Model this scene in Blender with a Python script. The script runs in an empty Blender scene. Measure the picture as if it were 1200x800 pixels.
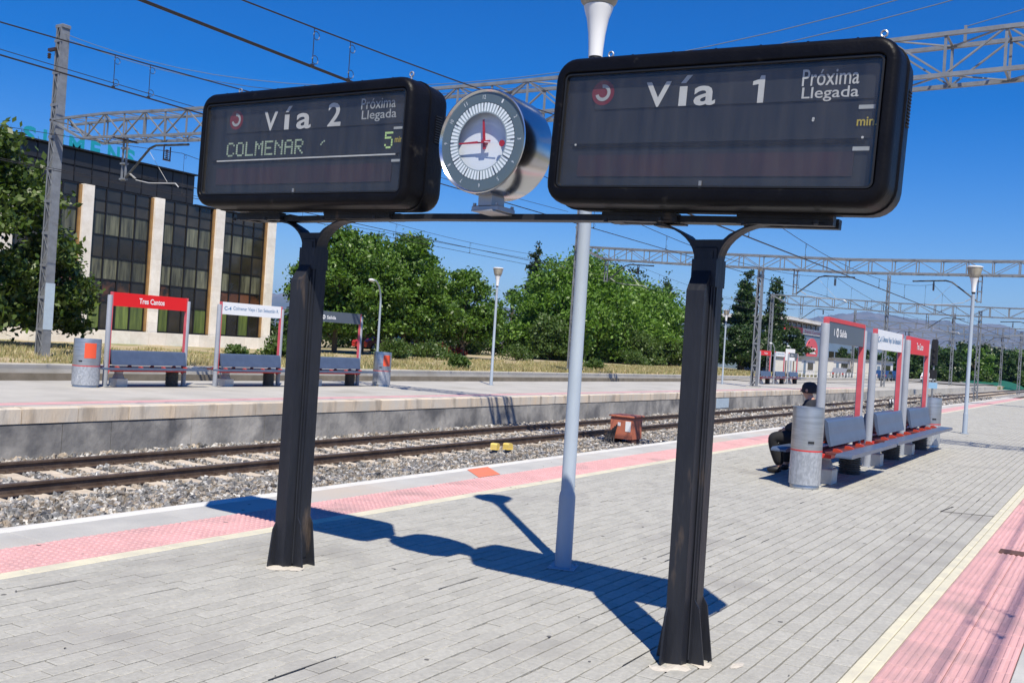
import bpy, math, random
import numpy as np
from mathutils import Vector, Matrix

# ------------------------------------------------------------------ camera, world, sun, exposure
scene = bpy.context.scene
COL = scene.collection
rad = math.radians

cam_data = bpy.data.cameras.new("camera")
cam_data.sensor_width = 36.0
cam_data.lens = 33.9
cam_data.clip_start = 0.05
cam_data.clip_end = 40000.0
cam = bpy.data.objects.new("camera", cam_data)
COL.objects.link(cam)
_rt = Vector((0.53328287, -0.84352244, 0.06386919))
_dn = Vector((0.03590123, -0.05286538, -0.99795609))
_fw = Vector((0.84517482, 0.53448587, 0.00209129))
_fw.normalize()
_rt = Vector((0.53328287, -0.84352244, 0.06386919))
_dn = _fw.cross(_rt)
_up = -_dn
cam.matrix_world = Matrix(((_rt.x, _up.x, -_fw.x, 0.0), (_rt.y, _up.y, -_fw.y, 0.0), (_rt.z, _up.z, -_fw.z, 1.55), (0, 0, 0, 1)))
scene.camera = cam

SUN_TO = Vector((-2.04, -1.91, 4.05)).normalized()        # towards the sun
world = bpy.data.worlds.new("World")
scene.world = world
world.use_nodes = True
wn = world.node_tree
wn.nodes.clear()
sky = wn.nodes.new("ShaderNodeTexSky")
sky.sky_type = 'NISHITA'
sky.sun_disc = False
sky.sun_elevation = math.asin(SUN_TO.z)
sky.sun_rotation = math.atan2(SUN_TO.x, SUN_TO.y)
sky.altitude = 700
sky.air_density = 1.0
sky.dust_density = 0.15
sky.ozone_density = 4.0
hsv = wn.nodes.new("ShaderNodeHueSaturation")
hsv.inputs["Saturation"].default_value = 1.50
hsv.inputs["Value"].default_value = 1.24
hsv.inputs["Hue"].default_value = 0.515
bg = wn.nodes.new("ShaderNodeBackground")
bg.inputs["Strength"].default_value = 0.080
wo = wn.nodes.new("ShaderNodeOutputWorld")
wn.links.new(sky.outputs[0], hsv.inputs["Color"])
wn.links.new(hsv.outputs[0], bg.inputs[0])
wn.links.new(bg.outputs[0], wo.inputs[0])

sd = bpy.data.lights.new("sun", 'SUN')
sd.energy = 4.9
sd.angle = rad(0.53)
sd.color = (1.0, 0.93, 0.785)
so = bpy.data.objects.new("sun", sd)
so.rotation_euler = SUN_TO.to_track_quat('Z', 'Y').to_euler()
so.location = (0, 0, 30)
COL.objects.link(so)

scene.view_settings.view_transform = 'Standard'
scene.view_settings.look = 'None'
scene.view_settings.exposure = 0.42
scene.view_settings.gamma = 1.0

RNG = np.random.default_rng(7)
random.seed(7)

# ------------------------------------------------------------------ materials
def mat(name, c1, c2=None, rough=0.7, metal=0.0, scale=3.0, detail=6, bump=0.0, bscale=None, spec=0.5,
        island=0.0, objrand=0.0, stretch=None, c3=None, s3=0.6, lo=0.35, hi=0.65, coat=0.0, world_co=False, m3=None):
    m = bpy.data.materials.new(name)
    m.use_nodes = True
    nt = m.node_tree
    b = nt.nodes["Principled BSDF"]
    b.inputs["Roughness"].default_value = rough
    b.inputs["Metallic"].default_value = metal
    b.inputs["Specular IOR Level"].default_value = spec
    if coat:
        b.inputs["Coat Weight"].default_value = coat
    c1 = tuple(c1) + (1,)
    col_out = None
    if c2 is None:
        b.inputs["Base Color"].default_value = c1
    if c2 is not None or bump or island or objrand or c3 is not None:
        if world_co:
            g = nt.nodes.new("ShaderNodeNewGeometry"); co = g.outputs["Position"]
        else:
            tc = nt.nodes.new("ShaderNodeTexCoord"); co = tc.outputs["Object"]
        if stretch:
            mp = nt.nodes.new("ShaderNodeMapping")
            mp.inputs["Scale"].default_value = stretch
            nt.links.new(co, mp.inputs[0]); co = mp.outputs[0]
        nz = nt.nodes.new("ShaderNodeTexNoise")
        nz.inputs["Scale"].default_value = scale
        nz.inputs["Detail"].default_value = detail
        nz.inputs["Roughness"].default_value = 0.62
        nt.links.new(co, nz.inputs["Vector"])
        mx = nt.nodes.new("ShaderNodeMix"); mx.data_type = 'RGBA'
        mx.inputs[6].default_value = c1
        mx.inputs[7].default_value = tuple(c2 or c1[:3]) + (1,)
        mr = nt.nodes.new("ShaderNodeMapRange")
        mr.inputs[1].default_value = lo; mr.inputs[2].default_value = hi
        nt.links.new(nz.outputs[0], mr.inputs[0])
        nt.links.new(mr.outputs[0], mx.inputs[0])
        col_out = mx.outputs[2]
        if c3 is not None:
            n3 = nt.nodes.new("ShaderNodeTexNoise")
            n3.inputs["Scale"].default_value = s3
            n3.inputs["Detail"].default_value = 8
            nt.links.new(co, n3.inputs["Vector"])
            r3 = nt.nodes.new("ShaderNodeMapRange")
            a, z = m3 or (0.5, 0.66)
            r3.inputs[1].default_value = a; r3.inputs[2].default_value = z
            nt.links.new(n3.outputs[0], r3.inputs[0])
            x3 = nt.nodes.new("ShaderNodeMix"); x3.data_type = 'RGBA'
            nt.links.new(r3.outputs[0], x3.inputs[0])
            nt.links.new(col_out, x3.inputs[6])
            x3.inputs[7].default_value = tuple(c3) + (1,)
            col_out = x3.outputs[2]
        if island or objrand:
            g2 = nt.nodes.new("ShaderNodeNewGeometry")
            oi = nt.nodes.new("ShaderNodeObjectInfo")
            ad = nt.nodes.new("ShaderNodeMath"); ad.operation = 'ADD'
            nt.links.new(g2.outputs["Random Per Island"], ad.inputs[0])
            nt.links.new(oi.outputs["Random"], ad.inputs[1])
            fr = nt.nodes.new("ShaderNodeMath"); fr.operation = 'FRACT'
            nt.links.new(ad.outputs[0], fr.inputs[0])
            src = fr.outputs[0] if objrand else g2.outputs["Random Per Island"]
            mr2 = nt.nodes.new("ShaderNodeMapRange")
            a = max(island, objrand)
            mr2.inputs[3].default_value = 1 - a; mr2.inputs[4].default_value = 1 + a
            nt.links.new(src, mr2.inputs[0])
            vm = nt.nodes.new("ShaderNodeVectorMath"); vm.operation = 'SCALE'
            nt.links.new(col_out, vm.inputs[0])
            nt.links.new(mr2.outputs[0], vm.inputs["Scale"])
            col_out = vm.outputs[0]
        nt.links.new(col_out, b.inputs["Base Color"])
        if bump:
            nb = nt.nodes.new("ShaderNodeTexNoise")
            nb.inputs["Scale"].default_value = bscale or scale * 4
            nb.inputs["Detail"].default_value = 8
            nt.links.new(co, nb.inputs["Vector"])
            bp = nt.nodes.new("ShaderNodeBump")
            bp.inputs["Strength"].default_value = bump
            bp.inputs["Distance"].default_value = 0.02
            nt.links.new(nb.outputs[0], bp.inputs["Height"])
            nt.links.new(bp.outputs[0], b.inputs["Normal"])
    return m

def leaf_mat(name, ca, cb, trans=0.35):
    m = bpy.data.materials.new(name); m.use_nodes = True
    nt = m.node_tree; nt.nodes.clear()
    g = nt.nodes.new("ShaderNodeNewGeometry")
    rp = nt.nodes.new("ShaderNodeMix"); rp.data_type = 'RGBA'
    rp.inputs[6].default_value = tuple(ca) + (1,); rp.inputs[7].default_value = tuple(cb) + (1,)
    nt.links.new(g.outputs["Random Per Island"], rp.inputs[0])
    d = nt.nodes.new("ShaderNodeBsdfPrincipled")
    d.inputs["Roughness"].default_value = 0.45
    d.inputs["Specular IOR Level"].default_value = 0.45
    t = nt.nodes.new("ShaderNodeBsdfTranslucent")
    sc_ = nt.nodes.new("ShaderNodeVectorMath"); sc_.operation = 'MULTIPLY'
    sc_.inputs[1].default_value = (1.5, 1.7, 0.6)
    nt.links.new(rp.outputs[2], sc_.inputs[0])
    nt.links.new(sc_.outputs[0], t.inputs[0])
    nt.links.new(rp.outputs[2], d.inputs["Base Color"])
    mx = nt.nodes.new("ShaderNodeMixShader"); mx.inputs[0].default_value = trans
    o = nt.nodes.new("ShaderNodeOutputMaterial")
    nt.links.new(d.outputs[0], mx.inputs[1]); nt.links.new(t.outputs[0], mx.inputs[2])
    nt.links.new(mx.outputs[0], o.inputs[0])
    return m

def glass_mat(name, dust=0.07, tint=(0.16, 0.17, 0.19)):
    m = bpy.data.materials.new(name); m.use_nodes = True
    nt = m.node_tree; nt.nodes.clear()
    tr = nt.nodes.new("ShaderNodeBsdfTransparent")
    tr.inputs[0].default_value = (0.90, 0.93, 0.96, 1)
    gl = nt.nodes.new("ShaderNodeBsdfGlossy"); gl.inputs["Roughness"].default_value = 0.06
    lw = nt.nodes.new("ShaderNodeLayerWeight"); lw.inputs[0].default_value = 0.5
    pw5 = nt.nodes.new("ShaderNodeMath"); pw5.operation = 'POWER'; pw5.inputs[1].default_value = 5.0
    nt.links.new(lw.outputs["Facing"], pw5.inputs[0])
    fr = nt.nodes.new("ShaderNodeMath"); fr.operation = 'MULTIPLY_ADD'; fr.inputs[1].default_value = 0.93; fr.inputs[2].default_value = 0.045
    nt.links.new(pw5.outputs[0], fr.inputs[0])
    m1 = nt.nodes.new("ShaderNodeMixShader")
    nt.links.new(fr.outputs[0], m1.inputs[0]); nt.links.new(tr.outputs[0], m1.inputs[1]); nt.links.new(gl.outputs[0], m1.inputs[2])
    df = nt.nodes.new("ShaderNodeBsdfDiffuse"); df.inputs[0].default_value = (0.50, 0.455, 0.40, 1)
    tc = nt.nodes.new("ShaderNodeTexCoord")
    mp = nt.nodes.new("ShaderNodeMapping"); mp.inputs["Scale"].default_value = (7, 1, 0.8)
    nz = nt.nodes.new("ShaderNodeTexNoise"); nz.inputs["Scale"].default_value = 2.2; nz.inputs["Detail"].default_value = 7
    nt.links.new(tc.outputs["Object"], mp.inputs[0]); nt.links.new(mp.outputs[0], nz.inputs["Vector"])
    mr = nt.nodes.new("ShaderNodeMapRange"); mr.inputs[1].default_value = 0.3; mr.inputs[2].default_value = 0.75
    mr.inputs[3].default_value = dust * 0.6; mr.inputs[4].default_value = dust * 1.7
    nt.links.new(nz.outputs[0], mr.inputs[0])
    m2 = nt.nodes.new("ShaderNodeMixShader")
    nt.links.new(mr.outputs[0], m2.inputs[0]); nt.links.new(m1.outputs[0], m2.inputs[1]); nt.links.new(df.outputs[0], m2.inputs[2])
    o = nt.nodes.new("ShaderNodeOutputMaterial"); nt.links.new(m2.outputs[0], o.inputs[0])
    return m

M = {}
M['paver'] = mat("paver_concrete", (0.425, 0.415, 0.378), (0.345, 0.338, 0.308), rough=0.85, scale=30, bump=0.25, bscale=70, objrand=0.07, c3=(0.30, 0.29, 0.27), s3=1.1, world_co=True, m3=(0.55, 0.74))
M['joint'] = mat("joint_sand", (0.045, 0.042, 0.038), (0.16, 0.15, 0.13), rough=0.95, scale=2.2, world_co=True)
M['yellow'] = mat("pale_yellow_paint", (0.66, 0.62, 0.47), (0.54, 0.51, 0.41), rough=0.7, scale=5, world_co=True, bump=0.2, bscale=60)
M['pink'] = mat("pink_tile", (0.64, 0.36, 0.36), (0.55, 0.32, 0.32), rough=0.75, scale=1.5, world_co=True, bump=0.2, bscale=80, objrand=0.07, c3=(0.40, 0.26, 0.26), s3=1.8, m3=(0.53, 0.74))
M['coping'] = mat("coping_concrete", (0.49, 0.48, 0.455), (0.40, 0.395, 0.38), rough=0.8, scale=2.0, world_co=True, bump=0.25, bscale=50, objrand=0.06, c3=(0.50, 0.44, 0.38), s3=0.5)
M['orange'] = mat("orange_paint", (0.78, 0.20, 0.10), (0.66, 0.20, 0.12), rough=0.7, scale=9)
M['copingtan'] = mat("tan_coping_stone", (0.62, 0.50, 0.37), (0.52, 0.49, 0.44), rough=0.85, scale=1.8, world_co=True, bump=0.4, bscale=25, objrand=0.12, c3=(0.20, 0.17, 0.14), s3=2.6, m3=(0.54, 0.72), stretch=(1, 1, 0.22))
M['plaster'] = mat("stained_concrete_wall", (0.42, 0.40, 0.37), (0.21, 0.205, 0.20), rough=0.9, scale=1.3, detail=9, world_co=True, bump=0.7, bscale=9, c3=(0.11, 0.11, 0.115), s3=1.1, m3=(0.48, 0.66), stretch=(1, 1, 0.8))
M['rail'] = mat("rusty_rail_steel", (0.075, 0.048, 0.035), (0.13, 0.095, 0.075), rough=0.6, metal=0.3, scale=6, world_co=True)
M['railtop'] = mat("worn_rail_head", (0.20, 0.17, 0.15), (0.13, 0.10, 0.085), rough=0.42, metal=0.6, scale=3, world_co=True)
M['sleeper'] = mat("concrete_sleeper", (0.58, 0.50, 0.40), (0.46, 0.39, 0.31), rough=0.9, scale=8, world_co=True, objrand=0.1, bump=0.3)
M['ballast'] = mat("ballast_stone", (0.17, 0.172, 0.178), (0.26, 0.215, 0.165), rough=0.85, scale=5, world_co=True, island=0.6, lo=0.45, hi=0.55, c3=(0.42, 0.41, 0.39), s3=11, m3=(0.5, 0.62))
M['bed'] = mat("ballast_bed", (0.20, 0.195, 0.19), (0.40, 0.38, 0.35), rough=0.95, scale=16, world_co=True, bump=1.0, bscale=18, lo=0.4, hi=0.6)
M['galv'] = mat("galvanised_steel", (0.27, 0.285, 0.30), (0.20, 0.21, 0.225), rough=0.5, metal=0.35, scale=4, bump=0.1, world_co=True, c3=(0.17, 0.15, 0.13), s3=2.5, m3=(0.6, 0.75))
M['galvpale'] = mat("pale_blue_repaint", (0.42, 0.52, 0.60), (0.38, 0.46, 0.54), rough=0.6, scale=4)
M['frame'] = mat("dark_navy_paint", (0.014, 0.016, 0.023), (0.024, 0.026, 0.033), rough=0.45, spec=0.3, scale=7, bump=0.25, bscale=30, stretch=(1, 1, 0.25), c3=(0.13, 0.095, 0.07), s3=7, m3=(0.63, 0.74))
M['housing'] = mat("black_housing_plastic", (0.004, 0.004, 0.006), (0.007, 0.007, 0.009), rough=0.40, spec=0.12, scale=5, bump=0.12, bscale=60, c3=(0.05, 0.045, 0.04), s3=9, m3=(0.64, 0.8))
M['gasket'] = mat("black_rubber", (0.008, 0.008, 0.009), rough=0.5)
M['panel'] = mat("dark_display_panel", (0.009, 0.009, 0.012), (0.014, 0.014, 0.016), rough=0.5, scale=2)
M['panelhead'] = mat("grey_header_panel", (0.014, 0.015, 0.018), (0.020, 0.020, 0.022), rough=0.5, scale=2)
M['panelred'] = mat("dim_red_filter", (0.042, 0.015, 0.017), (0.024, 0.013, 0.015), rough=0.5, scale=2.5, stretch=(3, 1, 1))
M['letter'] = mat("white_vinyl_letter", (0.58, 0.56, 0.52), (0.47, 0.45, 0.42), rough=0.6, scale=6)
M['letterdim'] = mat("weathered_vinyl_letter", (0.42, 0.42, 0.40), (0.32, 0.32, 0.31), rough=0.6, scale=6)
M['letteryel'] = mat("yellow_vinyl_letter", (0.42, 0.31, 0.03), rough=0.6)
M['led'] = mat("pale_lit_led_paint", (0.44, 0.52, 0.36), (0.25, 0.30, 0.20), rough=0.5, scale=20)  # lit LED dots shown by pale colour alone, no emission
M['ledgreen'] = mat("green_lit_led_paint", (0.50, 0.68, 0.25), rough=0.5)  # green light of the LED digit put into the colour
M['logored'] = mat("logo_red", (0.16, 0.015, 0.02), rough=0.5)
M['glass'] = glass_mat("dusty_glass_pane", 0.036)
M['clearglass'] = glass_mat("clock_glass", 0.006)
M['chrome'] = mat("polished_steel", (0.62, 0.62, 0.62), rough=0.20, metal=1.0, spec=0.5)
M['clockring'] = mat("grey_green_clock_ring", (0.115, 0.15, 0.165), rough=0.5)
M['minring'] = mat("minute_track_grey", (0.34, 0.39, 0.40), rough=0.5)
M['barwhite'] = mat("minute_bar_white", (0.88, 0.90, 0.90), rough=0.5)
M['clockwhite'] = mat("white_dial", (0.84, 0.86, 0.90), rough=0.5)
M['clockred'] = mat("red_hand_paint", (0.45, 0.02, 0.025), rough=0.4)
M['black'] = mat("matt_black", (0.012, 0.012, 0.014), rough=0.6)
M['alu'] = mat("cast_aluminium", (0.42, 0.42, 0.43), rough=0.4, metal=0.6)
M['pole'] = mat("blue_grey_pole_paint", (0.36, 0.42, 0.49), (0.30, 0.35, 0.42), rough=0.5, scale=3, stretch=(1, 1, 0.3), bump=0.05)
M['lampwhite'] = mat("white_lamp_cone", (0.78, 0.78, 0.78), rough=0.45)
M['nosing'] = mat("white_nosing", (0.66, 0.65, 0.62), (0.55, 0.54, 0.52), rough=0.8, scale=4, world_co=True)
M['gum'] = mat("gum_and_oil", (0.13, 0.125, 0.12), rough=0.8)
M['bowl'] = mat("weathered_lamp_bowl", (0.46, 0.42, 0.34), (0.30, 0.27, 0.21), rough=0.5, scale=12, stretch=(1, 1, 0.2))
M['postgrey'] = mat("grey_post_paint", (0.32, 0.34, 0.38), (0.26, 0.28, 0.32), rough=0.45, scale=3)
M['redpaint'] = mat("red_paint", (0.62, 0.035, 0.03), (0.52, 0.05, 0.045), rough=0.45, scale=5)
M['pinkred'] = mat("faded_red_channel", (0.62, 0.11, 0.13), (0.52, 0.08, 0.10), rough=0.5, scale=4)
M['signred'] = mat("red_sign_face", (0.70, 0.012, 0.012), rough=0.4)
M['signwhite'] = mat("white_sign_face", (0.78, 0.80, 0.82), rough=0.4)
M['signgrey'] = mat("grey_sign_face", (0.085, 0.105, 0.13), rough=0.4)
M['white'] = mat("white_print", (0.80, 0.80, 0.80), rough=0.5)
M['blueprint'] = mat("blue_print", (0.09, 0.22, 0.40), rough=0.5)
M['benchblue'] = mat("blue_grey_seat_metal", (0.105, 0.14, 0.215), (0.085, 0.115, 0.18), rough=0.33, scale=4, metal=0.2)
M['seatred'] = mat("dark_red_seat", (0.16, 0.04, 0.035), (0.10, 0.035, 0.035), rough=0.35, scale=5)
M['stone'] = mat("white_stone_leg", (0.72, 0.70, 0.64), (0.60, 0.58, 0.53), rough=0.7, scale=6)
M['rib'] = mat("dark_ribbed_rubber", (0.05, 0.05, 0.05), (0.12, 0.12, 0.11), rough=0.6, scale=30)
M['steel'] = mat("brushed_steel", (0.56, 0.56, 0.55), (0.42, 0.42, 0.41), rough=0.36, metal=0.85, scale=3, stretch=(1, 1, 12), bump=0.05)
M['spangle'] = mat("spangled_zinc", (0.50, 0.52, 0.55), (0.36, 0.38, 0.41), rough=0.45, metal=0.5, scale=34, lo=0.42, hi=0.60, stretch=(1, 1, 0.5))
M['sticker'] = mat("orange_red_sticker", (0.72, 0.09, 0.035), rough=0.5)
M['trav'] = mat("travertine", (0.80, 0.76, 0.70), (0.70, 0.65, 0.58), rough=0.8, scale=2.5, objrand=0.08, world_co=True, bump=0.15)
M['pane'] = mat("dark_reflective_glass", (0.022, 0.020, 0.016), (0.045, 0.038, 0.028), rough=0.10, scale=0.8, spec=0.6, objrand=0.35, world_co=True)
M['panepar'] = mat("black_parapet_panel", (0.020, 0.020, 0.022), (0.028, 0.027, 0.027), rough=0.35, scale=1, objrand=0.25, world_co=True)
M['panelit'] = mat("pane_pale_blind_and_reflection", (0.15, 0.15, 0.10), (0.04, 0.04, 0.03), rough=0.14, scale=1.6, world_co=True, objrand=0.3, stretch=(3, 3, 0.3))  # pale blinds and outside reflections put into the pane colour
M['panegreen'] = mat("green_pane_interior_and_reflection", (0.16, 0.21, 0.055), (0.07, 0.10, 0.03), rough=0.16, scale=1.8, world_co=True, objrand=0.3, stretch=(3, 3, 0.3))  # green reflections and interior painted as the pane's own colour
M['panebrown'] = mat("brown_reflection_pane", (0.13, 0.055, 0.03), (0.02, 0.018, 0.015), rough=0.12, scale=0.9, world_co=True, objrand=0.3, lo=0.45, hi=0.6)  # blotchy reflection painted brown on dark glass
M['mullion'] = mat("black_mullion", (0.008, 0.008, 0.010), rough=0.5)
M['goldrefl'] = mat("gold_reflection_strip", (0.40, 0.24, 0.09), (0.28, 0.16, 0.07), rough=0.4, scale=2, metal=0.3)  # golden brown painted in for the piers' reflection in the glass
M['teal'] = mat("teal_letter", (0.01, 0.30, 0.38), rough=0.5)
M['bark'] = mat("bark", (0.11, 0.085, 0.06), (0.06, 0.048, 0.035), rough=0.9, scale=6, bump=0.6)
M['leafA'] = leaf_mat("leaf_plane_tree", (0.030, 0.078, 0.008), (0.135, 0.235, 0.035), 0.28)
M['leafF'] = leaf_mat("leaf_dark_plane", (0.022, 0.052, 0.008), (0.10, 0.15, 0.026), 0.22)
M['leafB'] = leaf_mat("leaf_willow", (0.05, 0.12, 0.012), (0.17, 0.29, 0.045), 0.3)
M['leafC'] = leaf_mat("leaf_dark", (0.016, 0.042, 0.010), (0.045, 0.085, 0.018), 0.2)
M['leafD'] = leaf_mat("needle_dark", (0.014, 0.034, 0.012), (0.034, 0.062, 0.02), 0.12)
M['leafE'] = leaf_mat("leaf_shrub", (0.05, 0.10, 0.02), (0.10, 0.15, 0.035), 0.3)
M['redleaf'] = leaf_mat("red_blossom", (0.50, 0.03, 0.03), (0.42, 0.10, 0.08), 0.2)
M['dryblade'] = leaf_mat("dry_grass_blade", (0.46, 0.36, 0.21), (0.30, 0.30, 0.13), 0.25)
M['drygrass'] = mat("dry_grass_ground", (0.45, 0.35, 0.23), (0.34, 0.29, 0.17), rough=0.95, scale=0.8, world_co=True, bump=0.8, bscale=5, c3=(0.16, 0.19, 0.06), s3=0.35, m3=(0.50, 0.66))
M['soil'] = mat("dry_plain", (0.30, 0.24, 0.15), (0.20, 0.19, 0.10), rough=0.95, scale=0.02, world_co=True, c3=(0.10, 0.12, 0.05), s3=0.006)
M['farconc'] = mat("pale_concrete", (0.47, 0.45, 0.41), (0.39, 0.375, 0.345), rough=0.85, scale=0.8, world_co=True, bump=0.2, bscale=20, c3=(0.33, 0.31, 0.27), s3=0.6, m3=(0.55, 0.72))
M['dirtconc'] = mat("soil_stained_concrete", (0.15, 0.13, 0.10), (0.22, 0.19, 0.15), rough=0.95, scale=2, world_co=True)
M['asphalt'] = mat("pale_asphalt", (0.20, 0.195, 0.19), (0.26, 0.25, 0.24), rough=0.9, scale=0.4, world_co=True)
M['mount'] = mat("mountain_rock", (0.19, 0.17, 0.13), (0.09, 0.10, 0.06), rough=0.95, scale=0.0016, detail=9, world_co=True)
M['wire'] = mat("dark_copper_wire", (0.025, 0.022, 0.022), rough=0.5)
M['cable'] = mat("grey_cable", (0.15, 0.17, 0.19), rough=0.5)
M['armgrey'] = mat("dark_grey_tube", (0.06, 0.065, 0.07), rough=0.5)
M['armrest'] = mat("red_armrest", (0.42, 0.05, 0.025), rough=0.45)
M['insul'] = mat("brown_insulator", (0.05, 0.028, 0.02), rough=0.25)
M['insulw'] = mat("pale_insulator", (0.45, 0.45, 0.45), rough=0.3)
M['boxorange'] = mat("orange_cabinet_paint", (0.52, 0.16, 0.09), (0.44, 0.14, 0.08), rough=0.6, scale=3)
M['yellowp'] = mat("yellow_device_paint", (0.75, 0.55, 0.10), (0.68, 0.52, 0.20), rough=0.5, scale=6)
M['bluep'] = mat("dark_blue_base", (0.04, 0.07, 0.13), rough=0.5)
M['rust'] = mat("rusty_plate", (0.13, 0.060, 0.045), (0.085, 0.045, 0.035), rough=0.8, scale=9)
M['mortar'] = mat("mortar_patch", (0.60, 0.55, 0.47), (0.50, 0.46, 0.41), rough=0.9, scale=9, bump=0.5)
M['tar'] = mat("tar_crack", (0.05, 0.048, 0.045), rough=0.9)
M['tarp'] = mat("green_tarpaulin", (0.01, 0.12, 0.065), (0.01, 0.09, 0.05), rough=0.6, scale=0.3, world_co=True)
M['skin'] = mat("skin", (0.50, 0.27, 0.19), rough=0.5)
M['jacket'] = mat("navy_black_cloth", (0.012, 0.014, 0.022), rough=0.85)
M['trousers'] = mat("black_cloth", (0.010, 0.010, 0.012), rough=0.85)
M['cap'] = mat("charcoal_cap_cloth", (0.02, 0.02, 0.028), rough=0.85)
M['hair'] = mat("dark_hair", (0.02, 0.015, 0.012), rough=0.6)
M['officewall'] = mat("blue_grey_cladding", (0.17, 0.24, 0.33), (0.14, 0.20, 0.28), rough=0.4, scale=0.3, world_co=True)
M['logopink'] = mat("red_pink_logo", (0.62, 0.10, 0.12), rough=0.5)
M['whitewall'] = mat("white_render_wall", (0.70, 0.69, 0.67), (0.60, 0.59, 0.57), rough=0.8, scale=0.7, world_co=True)
M['carblue'] = mat("dark_blue_car_paint", (0.02, 0.05, 0.14), rough=0.25, coat=0.5)
M['carwhite'] = mat("white_car_paint", (0.70, 0.70, 0.70), rough=0.3, coat=0.5)
M['carred'] = mat("red_car_paint", (0.45, 0.02, 0.02), rough=0.3, coat=0.5)
M['carsilver'] = mat("silver_car_paint", (0.40, 0.41, 0.42), rough=0.3, metal=0.5, coat=0.5)
M['tyre'] = mat("tyre_rubber", (0.015, 0.015, 0.015), rough=0.8)
M['bluesign'] = mat("pale_blue_sign", (0.30, 0.52, 0.72), rough=0.5)

# ------------------------------------------------------------------ mesh helpers
class MB:
    def __init__(s):
        s.v = []; s.f = []; s.m = []
    def add(s, verts, faces, mi=0):
        n = len(s.v)
        s.v += [tuple(v) for v in verts]
        s.f += [tuple(i + n for i in f) for f in faces]
        s.m += [mi] * len(faces)
        return s
    def box(s, x0, x1, y0, y1, z0, z1, mi=0):
        return s.add([(x0, y0, z0), (x1, y0, z0), (x1, y1, z0), (x0, y1, z0), (x0, y0, z1), (x1, y0, z1), (x1, y1, z1), (x0, y1, z1)],
                     [(0, 3, 2, 1), (4, 5, 6, 7), (0, 1, 5, 4), (1, 2, 6, 5), (2, 3, 7, 6), (3, 0, 4, 7)], mi)
    def cbox(s, x0, x1, y0, y1, z0, z1, b=0.004, mi=0):
        """box with the top edges chamfered"""
        v = [(x0, y0, z0), (x1, y0, z0), (x1, y1, z0), (x0, y1, z0),
             (x0, y0, z1 - b), (x1, y0, z1 - b), (x1, y1, z1 - b), (x0, y1, z1 - b),
             (x0 + b, y0 + b, z1), (x1 - b, y0 + b, z1), (x1 - b, y1 - b, z1), (x0 + b, y1 - b, z1)]
        f = [(0, 3, 2, 1)]
        for k in range(4):
            j = (k + 1) % 4
            f += [(k, j, j + 4, k + 4), (k + 4, j + 4, j + 8, k + 8)]
        f.append((8, 9, 10, 11))
        return s.add(v, f, mi)
    def bar(s, p, q, w, h=None, mi=0, up=(0, 0, 1)):
        """square bar from p to q, w across, h along up"""
        h = h or w
        p = Vector(p); q = Vector(q); d = (q - p).normalized(); up = Vector(up)
        if abs(d.dot(up)) > 0.98: up = Vector((1, 0, 0))
        r = d.cross(up).normalized(); u = r.cross(d).normalized()
        v = []
        for c in (p, q):
            for a, b in ((-1, -1), (1, -1), (1, 1), (-1, 1)):
                v.append(c + r * a * w / 2 + u * b * h / 2)
        return s.add(v, [(0, 1, 2, 3), (7, 6, 5, 4), (0, 4, 5, 1), (1, 5, 6, 2), (2, 6, 7, 3), (3, 7, 4, 0)], mi)
    def tube(s, pts, r, n=8, mi=0, cap=True):
        pts = [Vector(p) for p in pts]
        rs = r if isinstance(r, (list, tuple)) else [r] * len(pts)
        prev = None; rings = []
        for i, p in enumerate(pts):
            a = pts[max(i - 1, 0)]; b = pts[min(i + 1, len(pts) - 1)]
            d = (b - a).normalized()
            if prev is None:
                up = Vector((0, 0, 1)) if abs(d.z) < 0.9 else Vector((1, 0, 0))
                x = d.cross(up).normalized()
            else:
                x = (prev - d * prev.dot(d)).normalized()
            prev = x; y = d.cross(x)
            rings.append([p + (x * math.cos(2 * math.pi * k / n) + y * math.sin(2 * math.pi * k / n)) * rs[i] for k in range(n)])
        v = [c for ring in rings for c in ring]; f = []
        for i in range(len(pts) - 1):
            for k in range(n):
                j = (k + 1) % n
                f.append((i * n + k, i * n + j, (i + 1) * n + j, (i + 1) * n + k))
        if cap:
            f.append(tuple(range(n))[::-1]); f.append(tuple((len(pts) - 1) * n + k for k in range(n)))
        return s.add(v, f, mi)
    def lathe(s, prof, n=24, c=(0, 0, 0), mi=0, axis='z', cap=True):
        """prof: list of (radius, height)"""
        v = []; f = []
        for r, h in prof:
            for k in range(n):
                a = 2 * math.pi * k / n
                if axis == 'z': v.append((c[0] + r * math.cos(a), c[1] + r * math.sin(a), c[2] + h))
                else: v.append((c[0] + r * math.cos(a), c[1] + h, c[2] + r * math.sin(a)))
        for i in range(len(prof) - 1):
            for k in range(n):
                j = (k + 1) % n
                q = (i * n + k, i * n + j, (i + 1) * n + j, (i + 1) * n + k)
                f.append(q if axis == 'z' else q[::-1])
        if cap:
            a, b = tuple(range(n))[::-1], tuple((len(prof) - 1) * n + k for k in range(n))
            f += [a, b] if axis == 'z' else [a[::-1], b[::-1]]
        return s.add(v, f, mi)
    def prism(s, poly, t0, t1, plane='xz', mi=0):
        """poly 2-D points (ccw), extruded between t0 and t1 along the remaining axis"""
        n = len(poly)
        def P(a, b, t):
            return {'xz': (a, t, b), 'yz': (t, a, b), 'xy': (a, b, t)}[plane]
        v = [P(a, b, t0) for a, b in poly] + [P(a, b, t1) for a, b in poly]
        f = [tuple(range(n)), tuple(range(2 * n - 1, n - 1, -1))]
        for k in range(n):
            j = (k + 1) % n
            f.append((k, k + n, j + n, j))
        return s.add(v, f, mi)
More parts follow.
